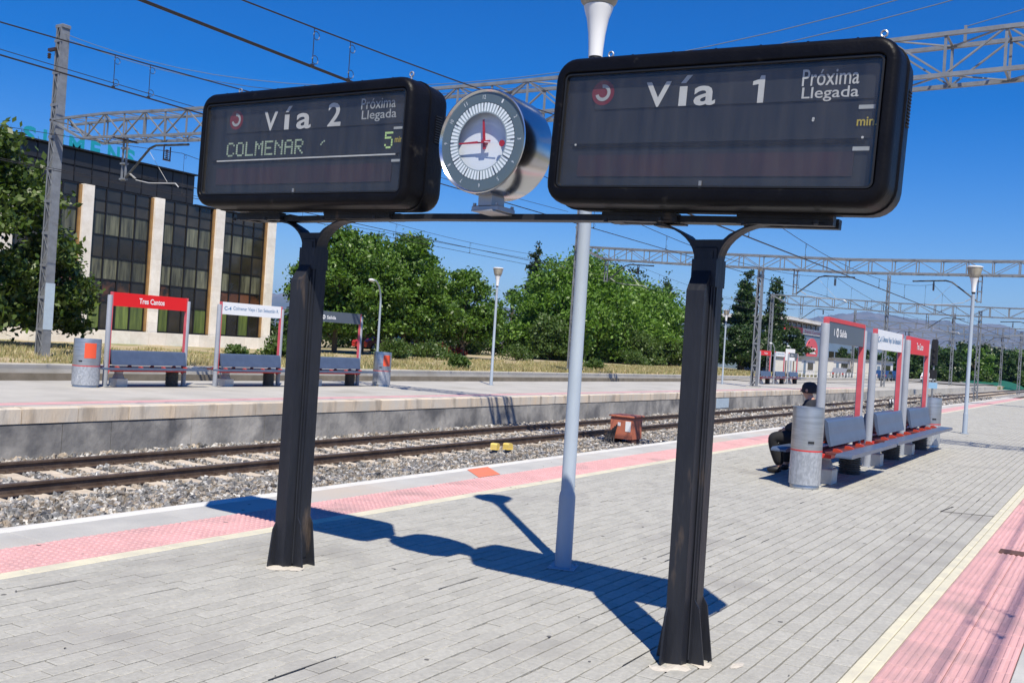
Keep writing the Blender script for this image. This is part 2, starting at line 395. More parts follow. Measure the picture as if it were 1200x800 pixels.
    def build(s, name, m, parent=None, loc=None, smooth=False, kind=None):
        me = bpy.data.meshes.new(name)
        me.from_pydata([tuple(v) for v in s.v], [], s.f)
        ms = m if isinstance(m, (list, tuple)) else [m]
        for x in ms: me.materials.append(x)
        if len(ms) > 1: me.polygons.foreach_set("material_index", s.m)
        me.validate()
        if smooth:
            me.polygons.foreach_set("use_smooth", [True] * len(me.polygons))
            try: me.set_sharp_from_angle(angle=rad(smooth if smooth is not True else 40))
            except Exception: pass
        me.update()
        return link(name, me, parent, loc, kind)

def link(name, me, parent=None, loc=None, kind=None):
    o = bpy.data.objects.new(name, me)
    COL.objects.link(o)
    if parent is not None: o.parent = parent
    if loc is not None: o.location = loc
    if kind: o["kind"] = kind
    return o

def thing(name, label, cat, loc=(0, 0, 0), rz=0.0, group=None, ry=0.0):
    o = bpy.data.objects.new(name, None)
    COL.objects.link(o)
    o.empty_display_size = 0.2
    o.location = loc
    o.rotation_euler = (0, ry, rz)
    return tag(o, label, cat, group)

def tag(o, label, cat, group=None):
    o["label"] = label; o["category"] = cat
    if group: o["group"] = group
    return o

def copy_tree(o, parent=None):
    c = o.copy()
    COL.objects.link(c)
    c.parent = parent
    for ch in list(o.children):
        copy_tree(ch, c)
    return c

def np_mesh(name, V, Fq, m, parent=None, kind=None, loc=None, smooth=False):
    """fast mesh from numpy; Fq (n,4) quads or (n,3) tris"""
    me = bpy.data.meshes.new(name)
    nv, nf, k = len(V), len(Fq), Fq.shape[1]
    me.vertices.add(nv); me.vertices.foreach_set("co", np.asarray(V, np.float32).ravel())
    me.loops.add(nf * k); me.loops.foreach_set("vertex_index", np.asarray(Fq, np.int32).ravel())
    me.polygons.add(nf)
    me.polygons.foreach_set("loop_start", np.arange(0, nf * k, k, dtype=np.int32))
    me.polygons.foreach_set("loop_total", np.full(nf, k, np.int32))
    me.materials.append(m)
    me.update(calc_edges=True)
    if not smooth: me.shade_flat()
    return link(name, me, parent, loc, kind)

_tc = {}
def text_pts(s, bold=0.0):
    key = (s, bold)
    if key not in _tc:
        cu = bpy.data.curves.new("txt", 'FONT')
        cu.body = s; cu.size = 1.0; cu.offset = bold; cu.resolution_u = 3; cu.space_character = 1.0
        o = bpy.data.objects.new("txt", cu)
        me = bpy.data.meshes.new_from_object(o)
        v = [(p.co.x, p.co.y) for p in me.vertices]; f = [tuple(p.vertices) for p in me.polygons]
        bpy.data.objects.remove(o); bpy.data.meshes.remove(me)
        _tc[key] = (v, f)
    return _tc[key]

def text(s, x0, x1, z0, z1, y, m, parent, name="lettering", bold=0.012, shear=0.0, thick=0.0015, faces=-1, rot=0.0):
    """print text into the box x0..x1, z0..z1 of the parent's xz plane at depth y, readable from -y (faces=-1) or +y"""
    v, f = text_pts(s, bold)
    ax = min(p[0] for p in v); bx = max(p[0] for p in v); az = min(p[1] for p in v); bz = max(p[1] for p in v)
    mb = MB(); n = len(v); P = []
    for t in (0, 1):
        for a, b in v:
            u = (a - ax) / (bx - ax); w = (b - az) / (bz - az)
            X = x0 + (x1 - x0) * u; Z = z0 + (z1 - z0) * w
            if faces > 0: X = x0 + x1 - X
            if rot:
                cx, cz = (x0 + x1) / 2, (z0 + z1) / 2; c_, s_ = math.cos(rot), math.sin(rot)
                X, Z = cx + (X - cx) * c_ - (Z - cz) * s_, cz + (X - cx) * s_ + (Z - cz) * c_
            P.append((X, y + faces * t * thick, Z))
    fs = [tuple(i + n for i in q) for q in f]
    mb.add(P, fs)
    return mb.build(name, m, parent)

def rrect(w, h, r, n=6):
    pts = []
    for cx, cz, a0 in ((w / 2 - r, h / 2 - r, 0), (-w / 2 + r, h / 2 - r, 90), (-w / 2 + r, -h / 2 + r, 180), (w / 2 - r, -h / 2 + r, 270)):
        for k in range(n + 1):
            a = rad(a0 + 90 * k / n)
            pts.append((cx + r * math.cos(a), cz + r * math.sin(a)))
    return pts

def rings_mesh(rings, close_first=True, close_last=True, mi=0):
    """rings: list of (y, w, h, r) rounded rectangles in the xz plane"""
    mb = MB(); n = 0
    for y, w, h, r in rings:
        p = rrect(w, h, r); n = len(p)
        mb.v += [(a, y, b) for a, b in p]
    for i in range(len(rings) - 1):
        for k in range(n):
            j = (k + 1) % n
            mb.f.append((i * n + k, (i + 1) * n + k, (i + 1) * n + j, i * n + j)); mb.m.append(mi)
    if close_first: mb.f.append(tuple(range(n))); mb.m.append(mi)
    if close_last: mb.f.append(tuple((len(rings) - 1) * n + k for k in reversed(range(n)))); mb.m.append(mi)
    return mb
# ------------------------------------------------------------------ SETTING: ground, ballast bed, banks
MB().box(-14000, 14000, -14000, 14000, -1.6, -1.25).build("ground", M['soil'], kind="structure")

def sheet(name, m, x0, x1, y0, y1, nx, ny, zf, kind="structure"):
    xs = np.linspace(x0, x1, nx); ys = np.linspace(y0, y1, ny)
    X, Y = np.meshgrid(xs, ys, indexing='ij')
    Z = zf(X, Y)
    V = np.stack([X, Y, Z], -1).reshape(-1, 3)
    i, j = np.meshgrid(np.arange(nx - 1), np.arange(ny - 1), indexing='ij')
    a = (i * ny + j).ravel()
    F = np.stack([a, a + ny, a + ny + 1, a + 1], 1)
    return np_mesh(name, V, F, m, kind=kind, smooth=True)

def wav(X, Y, s, seed=0):
    return (np.sin(X / s + seed) * np.cos(Y / s * 1.3 + seed * 2) + 0.5 * np.sin(X / s * 2.3 + Y / s * 1.7 + seed) + 0.25 * np.sin(X / s * 5.1 - Y / s * 4.3 + seed * 3)) / 1.75

sheet("ballast_bed", M['bed'], -30, 420, -14, 27.5, 900, 84,
      lambda X, Y: -0.878 + 0.014 * wav(X, Y, 0.45) + 0.012 * wav(X, Y, 0.17, 2) - 0.0)
sheet("grass_bank", M['drygrass'], -60, 330, 27.72, 150, 260, 90,
      lambda X, Y: np.where(Y < 27.9, 0.0, 0.05 + 0.06 * wav(X, Y, 1.7) + 0.004 * np.clip(Y - 28, 0, 60)) - 0.3 * np.clip((X - 75) / 60, 0, 1) * np.clip((52 - Y) / 10, 0, 1))
# low retaining wall between the back track and the grass
kw = MB()
for k in range(75):
    x = -30 + k * 4.0
    kw.cbox(x + 0.01, x + 3.99, 27.40, 27.74, -1.2, 0.03, 0.015)
kerb = kw.build("retaining_wall", M['farconc'])
tag(kerb, "long low pale concrete retaining wall beyond the far platform, dry grass on top", "wall")
MB().box(-30, 270, 27.33, 27.397, -1.2, -0.24).build("soil_bank", M['dirtconc'], kerb)

# pale apron of the car park behind the far platform end
sheet("car_park_ground", M['farconc'], 78, 190, 24.5, 38, 60, 30, lambda X, Y: -0.28 + 0.02 * wav(X, Y, 4) + 0 * X)
sheet("access_road", M['asphalt'], 150, 420, 18, 30, 40, 20, lambda X, Y: -0.20 + 0.02 * wav(X, Y, 8) + 0 * X)

MB().box(73, 170, 16.4, 41, -1.3, -0.34).build('yard_ground', M['farconc'], kind='structure')
MB().box(170, 420, 16.4, 41, -1.3, -0.38).build('yard_ground', M['drygrass'], kind='structure')
# ------------------------------------------------------------------ near platform
XE = 76.0
near = MB().box(-6, XE, -0.12, 6.60, -1.3, -0.062).build("platform", M['joint'], kind="structure")
MB().box(-6, XE, 6.60, 6.64, -1.3, -0.09).build("platform_face", M['plaster'], near)
MB().box(-6, XE, -0.16, -0.12, -1.3, -0.09).build("platform_face", M['plaster'], near)
# pavers: rows along the platform, half bond
PW, PL, J = 0.1, 0.2, 0.005
_pm = []
for k in range(3):
    _pm.append(MB().cbox(J / 2, PL - J / 2, .0045, PW - .0045, -0.05, 0, 0.0035))
pave_meshes = []
for q in _pm:
    me = bpy.data.meshes.new("paver"); me.from_pydata(q.v, [], q.f); me.materials.append(M['paver']); pave_meshes.append(me)
cells = []
nrow = 43
for r in range(nrow):
    y = 1.095 + r * (5.415 - 1.095) / nrow
    off = (r % 2) * 0.1 + random.uniform(-0.012, 0.012)
    x = 1.4 + off
    while x < XE - 0.3:
        cells.append((x, y))
        x += PL
cells = np.array(cells)
py_scale = (5.415 - 1.095) / nrow / PW
# the 300 that show largest: nearest to the camera inside the frame
_fwv = np.array([_fw.x, _fw.y, _fw.z]); _rtv = np.array([_rt.x, _rt.y, _rt.z]); _dnv = np.array([_dn.x, _dn.y, _dn.z])
def frame_px(P):
    D = np.asarray(P, float) - np.array([0, 0, 1.55])
    z = D @ _fwv
    return 600 + 1130 * (D @ _rtv) / z, 400 + 1130 * (D @ _dnv) / z, z
P3 = np.column_stack([cells[:, 0] + 0.1, cells[:, 1] + 0.05, np.zeros(len(cells))])
fx, fy, fz = frame_px(P3)
inside = (fz > 0.5) & (fx > -10) & (fx < 1210) & (fy < 812)
order = np.argsort(np.where(inside, fz, 1e9))
solo = set(order[:300].tolist())
base = pave_meshes[0]
bv = np.array([v.co[:] for v in base.vertices]); bf = [tuple(p.vertices) for p in base.polygons]
quads = np.array([f for f in bf if len(f) == 4])
VV, FF = [], []
nv = 0
for i, (x, y) in enumerate(cells):
    dz = random.uniform(-0.0022, 0.0012) if x < 30 else 0.0
    tx, ty = random.uniform(-0.012, 0.012), random.uniform(-0.008, 0.008)
    if random.random() < 0.02: dz -= 0.004
    if i in solo:
        o = link("paver", pave_meshes[0], near, (x, y, dz))
        o.scale = (1, py_scale, 1); o.rotation_euler = (ty, tx, random.uniform(-0.006, 0.006))
    elif x > 0:
        v = bv * np.array([1, py_scale, 1])
        v[:, :2] = (v[:, :2] - np.array([.1, .05 * py_scale])) * (1 - np.array([random.random() * .012, random.random() * .03])) + np.array([.1, .05 * py_scale])
        v = v + np.array([x, y, dz]) + np.column_stack([np.zeros(len(v)), np.zeros(len(v)), (v[:, 0] - 0.1) * tx + (v[:, 1] - 0.05) * ty])
        VV.append(v); FF.append(quads + nv); nv += len(v)
np_mesh("paver_field", np.concatenate(VV), np.concatenate(FF), M['paver'], near, kind="stuff")

def ribbed_tile(w, l, n, along='x', bump=0.006):
    """tactile tile, ribs running along x"""
    q = MB().cbox(0.002, l - 0.002, 0.002, w - 0.002, -0.05, 0, 0.003)
    for k in range(n):
        y = w * (k + 0.5) / n; b = w / n * 0.28
        q.add([(0.006, y - b, 0.0005), (l - 0.006, y - b, 0.0005), (l - 0.006, y + b, 0.0005), (0.006, y + b, 0.0005),
               (0.010, y - b * 0.5, bump), (l - 0.010, y - b * 0.5, bump), (l - 0.010, y + b * 0.5, bump), (0.010, y + b * 0.5, bump)],
              [(4, 5, 6, 7), (0, 1, 5, 4), (1, 2, 6, 5), (2, 3, 7, 6), (3, 0, 4, 7)])
    return q
def dotted_tile(w, l, n):
    q = MB().cbox(0.002, l - 0.002, 0.002, w - 0.002, -0.05, 0, 0.003)
    for i in range(n):
        for j in range(n):
            cx = l * (i + 0.5) / n; cy = w * (j + 0.5) / n; a, b = l / n * 0.34, l / n * 0.2
            v = [(cx + a * math.cos(t), cy + a * math.sin(t), 0.0005) for t in (0, 1.047, 2.094, 3.1416, 4.189, 5.236)]
            v += [(cx + b * math.cos(t), cy + b * math.sin(t), 0.007) for t in (0, 1.047, 2.094, 3.1416, 4.189, 5.236)]
            q.add(v, [(k, (k + 1) % 6, (k + 1) % 6 + 6, k + 6) for k in range(6)] + [(6, 7, 8, 9, 10, 11)])
    return q

def as_mesh(q, name, m):
    me = bpy.data.meshes.new(name); me.from_pydata(q.v, [], q.f); me.materials.append(m); return me

def tile_strip(y0, y1, rows, L, tmesh_fn, x0, x1, limit, far_simple=26):
    w = (y1 - y0) / rows
    me = as_mesh(tmesh_fn(w, L), "tactile_tile", M['pink'])
    mef = as_mesh(MB().cbox(0.002, L - 0.002, 0.002, w - 0.002, -0.05, 0.003, 0.003), "tactile_tile", M['pink'])
    rest = MB(); n = 0
    for r in range(rows):
        x = x0 + (r % 2) * 0.0
        while x < x1 - L:
            c = [(x + L / 2, y0 + (r + .5) * w, 0)]
            px, py, pz = frame_px(c)
            vis = pz[0] > 0.5 and -30 < px[0] < 1230 and py[0] < 830
            if vis and n < limit and x < 30:
                link("tactile_tile", me if x < far_simple else mef, near, (x, y0 + r * w, random.uniform(-0.0015, 0.0015))); n += 1
            else:
                rest.cbox(x + 0.002, x + L - 0.002, y0 + r * w + 0.002, y0 + (r + 1) * w - 0.002, -0.05, 0.002, 0.003)
            x += L
    rest.build("tactile_strip", M['pink'], near, kind="stuff")
tile_strip(5.545, 6.105, 2, 0.28, lambda w, L: dotted_tile(w, L, 5), 1.4, XE - 0.2, 150)
tile_strip(0.395, 0.965, 2, 0.285, lambda w, L: ribbed_tile(w, L, 7), 1.4, XE - 0.2, 150)

# yellow kerb stones
def strip(name, y0, y1, L, m, z, h=0.05, xs=1.4, xe=XE, b=0.004, lim=70):
    me = as_mesh(MB().cbox(0.003, L - 0.003, 0, y1 - y0, -h, 0, b), name, m)
    x = xs; n = 0; rest = MB()
    while x < xe - L * 0.9:
        if n < lim: link(name, me, near, (x, y0, z + random.uniform(-0.0012, 0.0012)))
        else: rest.cbox(x + 0.003, x + L - 0.003, y0, y1, z - h, z, b)
        n += 1; x += L
    if rest.f: rest.build(name + "_run", m, near, kind="stuff")
strip("yellow_kerb_stone", 5.422, 5.542, 0.5, M['yellow'], 0.0, lim=40)
strip("yellow_kerb_stone", 0.968, 1.030, 0.5, M['yellow'], 0.0, lim=40)
strip("yellow_kerb_stone", 1.036, 1.092, 0.5, M['yellow'], 0.0, lim=40)
strip("coping_slab", 6.108, 6.545, 1.25, M['coping'], 0.0, h=0.06, lim=40)
strip("coping_slab", -0.045, 0.392, 1.25, M['coping'], 0.0, h=0.06, lim=30)
nose = MB()
for (a, b) in ((6.55, 6.588), (6.602, 6.636), (6.650, 6.72)):
    k = 1.4
    while k < XE:
        nose.cbox(k + 0.003, k + 1.247, a, b, -0.10, -0.004, 0.006); k += 1.25
nose.build("grooved_nosing", M['nosing'], near, kind="stuff")
nose = MB()
for (a, b) in ((-0.22, -0.132), (-0.125, -0.092), (-0.085, -0.05)):
    k = 1.4
    while k < XE:
        nose.cbox(k + 0.003, k + 1.247, a, b, -0.10, -0.004, 0.006); k += 1.25
nose.build("grooved_nosing", M['coping'], near, kind="stuff")
# markings and patches laid on the platform (few mm thick)
MB().add([(9.15, 6.115, 0.004), (9.60, 6.115, 0.004), (10.03, 6.58, 0.004), (9.58, 6.58, 0.004)], [(0, 1, 2, 3)]).build("orange_marking", M['orange'], near)
MB().cbox(9.42, 9.62, 0.60, 0.82, 0.004, 0.014, 0.003).build("rusty_cover_plate", M['rust'], near)
cr = MB()
cr.bar((11.62, 1.60, 0.001), (11.79, 1.09, 0.001), 0.02, 0.004)
cr.bar((11.62, 1.60, 0.001), (12.15, 1.55, 0.001), 0.02, 0.004)
cr.build("open_joint", M['tar'], near)
for (x, y, w, l, h) in ((4.54, 1.78, .10, .08, .012), (4.46, 1.84, .06, .07, .008), (4.66, 1.70, .07, .07, .008), (4.78, 1.56, .10, .03, .004), (4.55, 4.56, .09, .12, .012), (4.60, 4.46, .08, .08, .008)):
    ms = MB(); n = 9
    pts = [(x + w * (0.5 + 0.5 * random.random()) * math.cos(2 * math.pi * k / n), y + l * (0.5 + 0.5 * random.random()) * math.sin(2 * math.pi * k / n)) for k in range(n)]
    ms.add([(a, b, 0.001) for a, b in pts] + [(x, y, h)], [(k, (k + 1) % n, n) for k in range(n)])
    ms.build("mortar_patch", M['mortar'], near)
lt = MB()
for k in range(70):
    x = random.uniform(2.5, 16); y = random.uniform(1.1, 6.4); s = random.uniform(0.003, 0.010)
    a = random.uniform(0, 6.28)
    lt.add([(x + s * math.cos(a + t), y + s * 0.7 * math.sin(a + t), 0.0035) for t in (0, 2.1, 4.2)] + [(x, y, 0.0035 + s * 0.5)], [(0, 1, 3), (1, 2, 3), (2, 0, 3)])
lt.build("grit", M['tar'], kind="stuff")
gm = MB()
for k in range(150):
    x = random.uniform(2.5, 22); y = random.uniform(1.1, 6.4); s = random.uniform(0.006, 0.020); n = 7
    gm.add([(x + s * random.uniform(.7, 1.1) * math.cos(6.283 * k2 / n), y + s * random.uniform(.7, 1.1) * math.sin(6.283 * k2 / n), 0.0018) for k2 in range(n)], [tuple(range(n))])
gm.build("gum_spots", M['gum'], kind="stuff")
dj = MB(); rs_ = (5.415 - 1.095) / nrow
for k in range(70):
    x = random.uniform(2.0, 26); r = random.randrange(1, nrow); y = 1.095 + r * rs_; L_ = random.uniform(.06, .5); w_ = random.uniform(.002, .0045)
    dj.add([(x, y - w_, -.0006), (x + L_, y - w_ * .6, -.0006), (x + L_, y + w_ * .6, -.0006), (x, y + w_, -.0006)], [(0, 1, 2, 3)])
    dj.v[-4:] = [(a, b, .0016) for a, b, c in dj.v[-4:]]
dj.build("dirty_joints", M['tar'], near, kind="stuff")

# ------------------------------------------------------------------ far platform
FE = 72.0
farp = MB().box(-20, FE, 15.02, 21.05, -1.3, -0.062).build("far_platform", M['farconc'], kind="structure")
sheet("far_platform_paving", M['farconc'], -20, FE, 15.9, 21.05, 120, 12, lambda X, Y: 0 * X + 0.0).parent = farp
MB().box(-20, FE, 15.46, 15.90, -0.06, 0.001).build("pink_strip", M['pink'], farp)
MB().box(-20, FE, 15.24, 15.458, -0.06, 0.0005).build("pale_edge_strip", M['coping'], farp)
MB().box(-20, FE, 15.00, 15.02, -1.3, -0.27).build("platform_wall", M['plaster'], farp)
# worn plaster panels, each slightly out of plane
x = 0.0; k = 0
while x < FE - 2 and k < 70:
    w = random.uniform(0.9, 1.9)
    MB().box(x, x + w - 0.012, 14.982 - random.uniform(0, 0.008), 14.999, -0.95, -0.285).build("wall_panel", M['plaster'], farp)
    x += w; k += 1
cm = as_mesh(MB().cbox(0.006, 0.994, 0, 0.30, -0.255, 0.0, 0.02), "coping_stone", M['copingtan'])
k = -4
while k < FE:
    link("coping_stone", cm, farp, (k, 14.968 + random.uniform(-.006, .006), random.uniform(-.003, .003))); k += 1.0
MB().box(40.8, 42.4, 14.962, 14.975, -0.72, -0.29).build("pale_paint_patch", M['galvpale'], farp)
MB().prism([(FE, -1.2), (FE + 5.5, -1.2), (FE, 0.0)], 15.02, 21.05, 'xz').build("end_ramp", M['farconc'], farp)
# thin weeds/rubble line at the wall foot comes with the ballast

# ------------------------------------------------------------------ tracks
def rail_prof(): 
    return [(-.075, 0), (.075, 0), (.075, .012), (.012, .03), (.010, .115), (.036, .128), (.036, .158), (.028, .165), (-.028, .165), (-.036, .158), (-.036, .128), (-.010, .115), (-.012, .03), (-.075, .012)]
def sleeper_mb():
    q = MB()
    v = []
    prof = [(-1.3, .0), (-1.28, .0), (-0.98, .01), (-0.70, .012), (-0.45, -.004), (0.45, -.004), (0.70, .012), (0.98, .01), (1.28, .0), (1.3, .0)]
    for y, z in prof:
        for sx, sz in ((-.14, -.2), (.14, -.2), (.115, z), (-.115, z)):
            v.append((sx, y, sz))
    f = [(3, 2, 1, 0)]
    for i in range(len(prof) - 1):
        for k in range(4):
            j = (k + 1) % 4
            f.append((i * 4 + k, i * 4 + j, (i + 1) * 4 + j, (i + 1) * 4 + k))
    n = (len(prof) - 1) * 4
    f.append((n, n + 1, n + 2, n + 3))
    return q.add(v, f)
smesh = as_mesh(sleeper_mb(), "sleeper", M['sleeper'])
def clips(x0, n, sp=0.6):
    q = MB()
    for i in range(n):
        x = x0 + i * sp
        for g in (-.87, .87):
            for s in (-1, 1):
                q.box(x - .06, x + .06, g + s * .08 - .035, g + s * .08 + .035, -0.005, 0.022)
                q.box(x - .018, x + .018, g + s * .085 - .02, g + s * .085 + .02, 0.02, 0.06)
    return q
def track(label, yc, x0, x1, solo_sl, name="railway_track"):
    t = thing(name, label, "railway track", (0, yc, -0.845))
    for g in (-.87, .87):
        q = MB(); pr = rail_prof(); n = len(pr)
        v = [(x0, g + a, b) for a, b in pr] + [(x1, g + a, b) for a, b in pr]
        f = [(k, k + n, (k + 1) % n + n, (k + 1) % n) for k in range(n)] + [tuple(range(n)), tuple(range(2 * n - 1, n - 1, -1))]
        f = [tuple(reversed(ff)) for ff in f]
        q.add(v, f); q.m = [1 if (7 <= k <= 7) else 0 for k in range(len(f))]
        q.build("rail", [M['rail'], M['railtop']], t)
    rest = MB(); k = 0; x = x0 + .3
    s = sleeper_mb()
    while x < x1:
        if solo_sl[0] < x < solo_sl[1]:
            link("sleeper", smesh, t, (x, random.uniform(-.01, .01), random.uniform(-.008, .004)))
        elif x < 150:
            rest.add([(a + x, b, c) for a, b, c in s.v], s.f)
        x += 0.6; k += 1
    if rest.f: rest.build("sleeper_row", M['sleeper'], t, kind="stuff")
    clips(x0 + .3, int((min(x1, 90) - x0) / .6)).build("rail_clips", M['rail'], t, kind="stuff")
    return t
track("rusty broad-gauge track on pale concrete sleepers, running along the foot of the far platform wall", 12.98, -12, 400, (6.2, 70))
track("track right below the near platform edge, mostly hidden by it", 8.15, -12, 400, (0, 0))
track("track below the near platform's right-hand edge, outside the photo", -1.66, -12, 150, (0, 0))
track("track behind the far platform, mostly hidden by its deck", 24.4, -12, 400, (0, 0))

# ballast stones (nobody could count them)
def stones(x0, x1, y0, y1, n, smin, smax, seed, zf=-0.85):
    g = np.random.default_rng(seed)
    C = np.column_stack([g.uniform(x0, x1, n), g.uniform(y0, y1, n), np.full(n, zf) + g.uniform(-0.035, 0.008, n)])
    S = g.uniform(smin, smax, n)
    cube = np.array([(-1, -1, -1), (1, -1, -1), (1, 1, -1), (-1, 1, -1), (-1, -1, 1), (1, -1, 1), (1, 1, 1), (-1, 1, 1)], float) * 0.5
    V = cube[None] * (1 + g.uniform(-.38, .38, (n, 8, 3)))
    V[:, 4:, :2] *= g.uniform(.45, .95, (n, 1, 1))
    V *= S[:, None, None] * g.uniform(.7, 1.25, (n, 1, 3))
    a = g.uniform(0, 6.28, n); b = g.uniform(-.7, .7, n)
    ca, sa, cb, sb = np.cos(a), np.sin(a), np.cos(b), np.sin(b)
    Y1 = V[..., 1] * cb[:, None] - V[..., 2] * sb[:, None]; Z1 = V[..., 1] * sb[:, None] + V[..., 2] * cb[:, None]
    X1 = V[..., 0]
    V = np.stack([X1 * ca[:, None] - Y1 * sa[:, None], X1 * sa[:, None] + Y1 * ca[:, None], Z1], -1) + C[:, None]
    F = np.array([(0, 3, 2, 1), (4, 5, 6, 7), (0, 1, 5, 4), (1, 2, 6, 5), (2, 3, 7, 6), (3, 0, 4, 7)])
    F = (F[None] + (np.arange(n) * 8)[:, None, None]).reshape(-1, 4)
    return V.reshape(-1, 3), F
parts = []
off = 0
Vs, Fs = [], []
for a in ((4.5, 20, 9.2, 14.98, 24000, .035, .075, 1), (20, 34, 9.0, 14.98, 15000, .045, .09, 2), (34, 60, 9.0, 14.98, 9000, .07, .13, 3), (60, 110, 7.0, 16, 5000, .1, .2, 4),
          (5, 12, 14.6, 14.98, 500, .04, .1, 5), (12, 30, 14.6, 14.98, 800, .05, .11, 6)):
    v, f = stones(*a, zf=-0.85 if a[2] < 14.5 else -0.82)
    # keep stones off the rails
    Vs.append(v); Fs.append(f + off); off += len(v)
V = np.concatenate(Vs); Fq = np.concatenate(Fs)
cen = V.reshape(-1, 8, 3).mean(1)
for g_ in (12.98 - .87, 12.98 + .87):
    near_r = np.abs(cen[:, 1] - g_) < 0.105
    cen_shift = np.where(near_r, -0.05, 0.0)
    V.reshape(-1, 8, 3)[:, :, 2] += cen_shift[:, None]
# sleepers stay partly clear of stones
ph = (cen[:, 0] - (-11.7) + 0.3) % 0.6 - 0.3
on_s = (np.abs(ph) < 0.165) & (np.abs(cen[:, 1] - 12.98) < 1.30)
drop = on_s & (RNG.random(len(cen)) < 0.965)
V.reshape(-1, 8, 3)[drop, :, 2] -= 0.12
np_mesh("ballast", V, Fq, M['ballast'], kind="stuff")
# ------------------------------------------------------------------ sign frame (posts, beam), boards, clock
RZ = -math.pi / 2          # local x -> world -Y, local y -> world +X
fr = thing("sign_frame", "dark steel two-post frame carrying both departure boards and the clock on the near platform", "sign frame", (4.70, 3.20, 0), RZ)
def frame_column(cx, ztop):
    # column shaft: an H-like welded section with a cable duct on its face
    q = MB()
    q.cbox(cx - .059, cx + .059, -.060, .060, 0, ztop, .004)
    q.box(cx - .042, cx + .042, -.066, -.0605, 0.05, ztop - .02)
    q.box(cx + .0595, cx + .064, -.04, .04, 0.05, ztop - .02)
    col = q.build("post", M['frame'], fr)
    d = MB()
    d.prism([(-.142, 0), (-.067, 0), (-.067, 1.985), (-.142, 1.875)], cx - .056, cx + .040, 'yz')
    d.build("cable_duct", M['frame'], fr)
    w = MB(); w.tube([(cx + .047, -.066, .02), (cx + .047, -.066, 1.9)], .006, 6); w.tube([(cx - .058, -.066, .02), (cx - .058, -.066, 1.9)], .005, 6)
    w.build("weld_seam", M['frame'], col)
    for s in (-1, 1):
        g = MB(); g.prism([(cx + s * .060, 0), (cx + s * .128, 0), (cx + s * .086, .28), (cx + s * .060, .32)][::s], -.060, -.050, 'xz'); g.build("gusset", M['frame'], fr)
        g = MB(); g.prism([(cx + s * .060, 0), (cx + s * .128, 0), (cx + s * .086, .28), (cx + s * .060, .32)][::s], .050, .060, 'xz'); g.build("gusset", M['frame'], fr)
    g = MB(); g.prism([(-.143, 0), (-.195, 0), (-.165, .24), (-.143, .28)], cx - .056, cx - .044, 'yz'); g.build("gusset", M['frame'], fr)
    # flared head with curved arms up to the beam
    n = 9; R = .24
    zc = ztop - .03
    poly = []
    for k in range(n + 1):
        a = rad(90 * k / n)
        poly.append((cx + .062 + R * (1 - math.cos(a)), zc - .04 + (R - .055) * math.sin(a)))
    top = zc - .04 + (R - .055)
    right = poly[:]
    inner = [(cx + .062 + R - .03, top + .022), (cx + .19, top - .012), (cx + .115, top - .048), (cx + .085, top - .075)]
    half = right + inner
    full = half + [(2 * cx - a, b) for a, b in reversed(half)]
    h = MB(); h.prism(full, -.05, .05, 'xz')
    h.box(cx - .066, cx + .066, -.070, .064, zc - .17, zc - .030)
    h.build("flared_head", M['frame'], fr)
    return top
frame_column(-1.37, 2.155)
frame_column(1.39, 2.10)
# beam in three runs, following its slight sag towards the right
for (a, za, b, zb) in ((-1.62, 2.292, -0.42, 2.288), (-0.42, 2.288, .80, 2.262), (.80, 2.262, 1.75, 2.232)):
    MB().bar((a, 0, za), (b, 0, zb), .10, .034, up=(0, 1, 0) and (0, 0, 1)).build("beam", M['frame'], fr)
for (a, b, z0, z1) in ((-2.05, -1.63, 2.318, 2.313), (-1.23, -.68, 2.312, 2.305), (0.80, 1.23, 2.272, 2.256), (1.55, 2.02, 2.246, 2.228)):
    q = MB()
    for s in (-.055, .055):
        q.bar((a, s, z0 - .016), (b, s, z1 - .016), .05, .028)
        q.bar((a, s, z0 + .008), (b, s, z1 + .008), .06, .018)
    for k in (0.15, 0.5, .85):
        x = a + (b - a) * k
        q.box(x - .03, x + .03, -.08, .08, z0 - .034, z0 - .0305)
    for x in (a + .06, b - .06):
        q.lathe([(.012, -.05), (.012, -.03)], 8, (x, -.15, z0), cap=True)
    q.build("mounting_plate", M['frame'], fr)

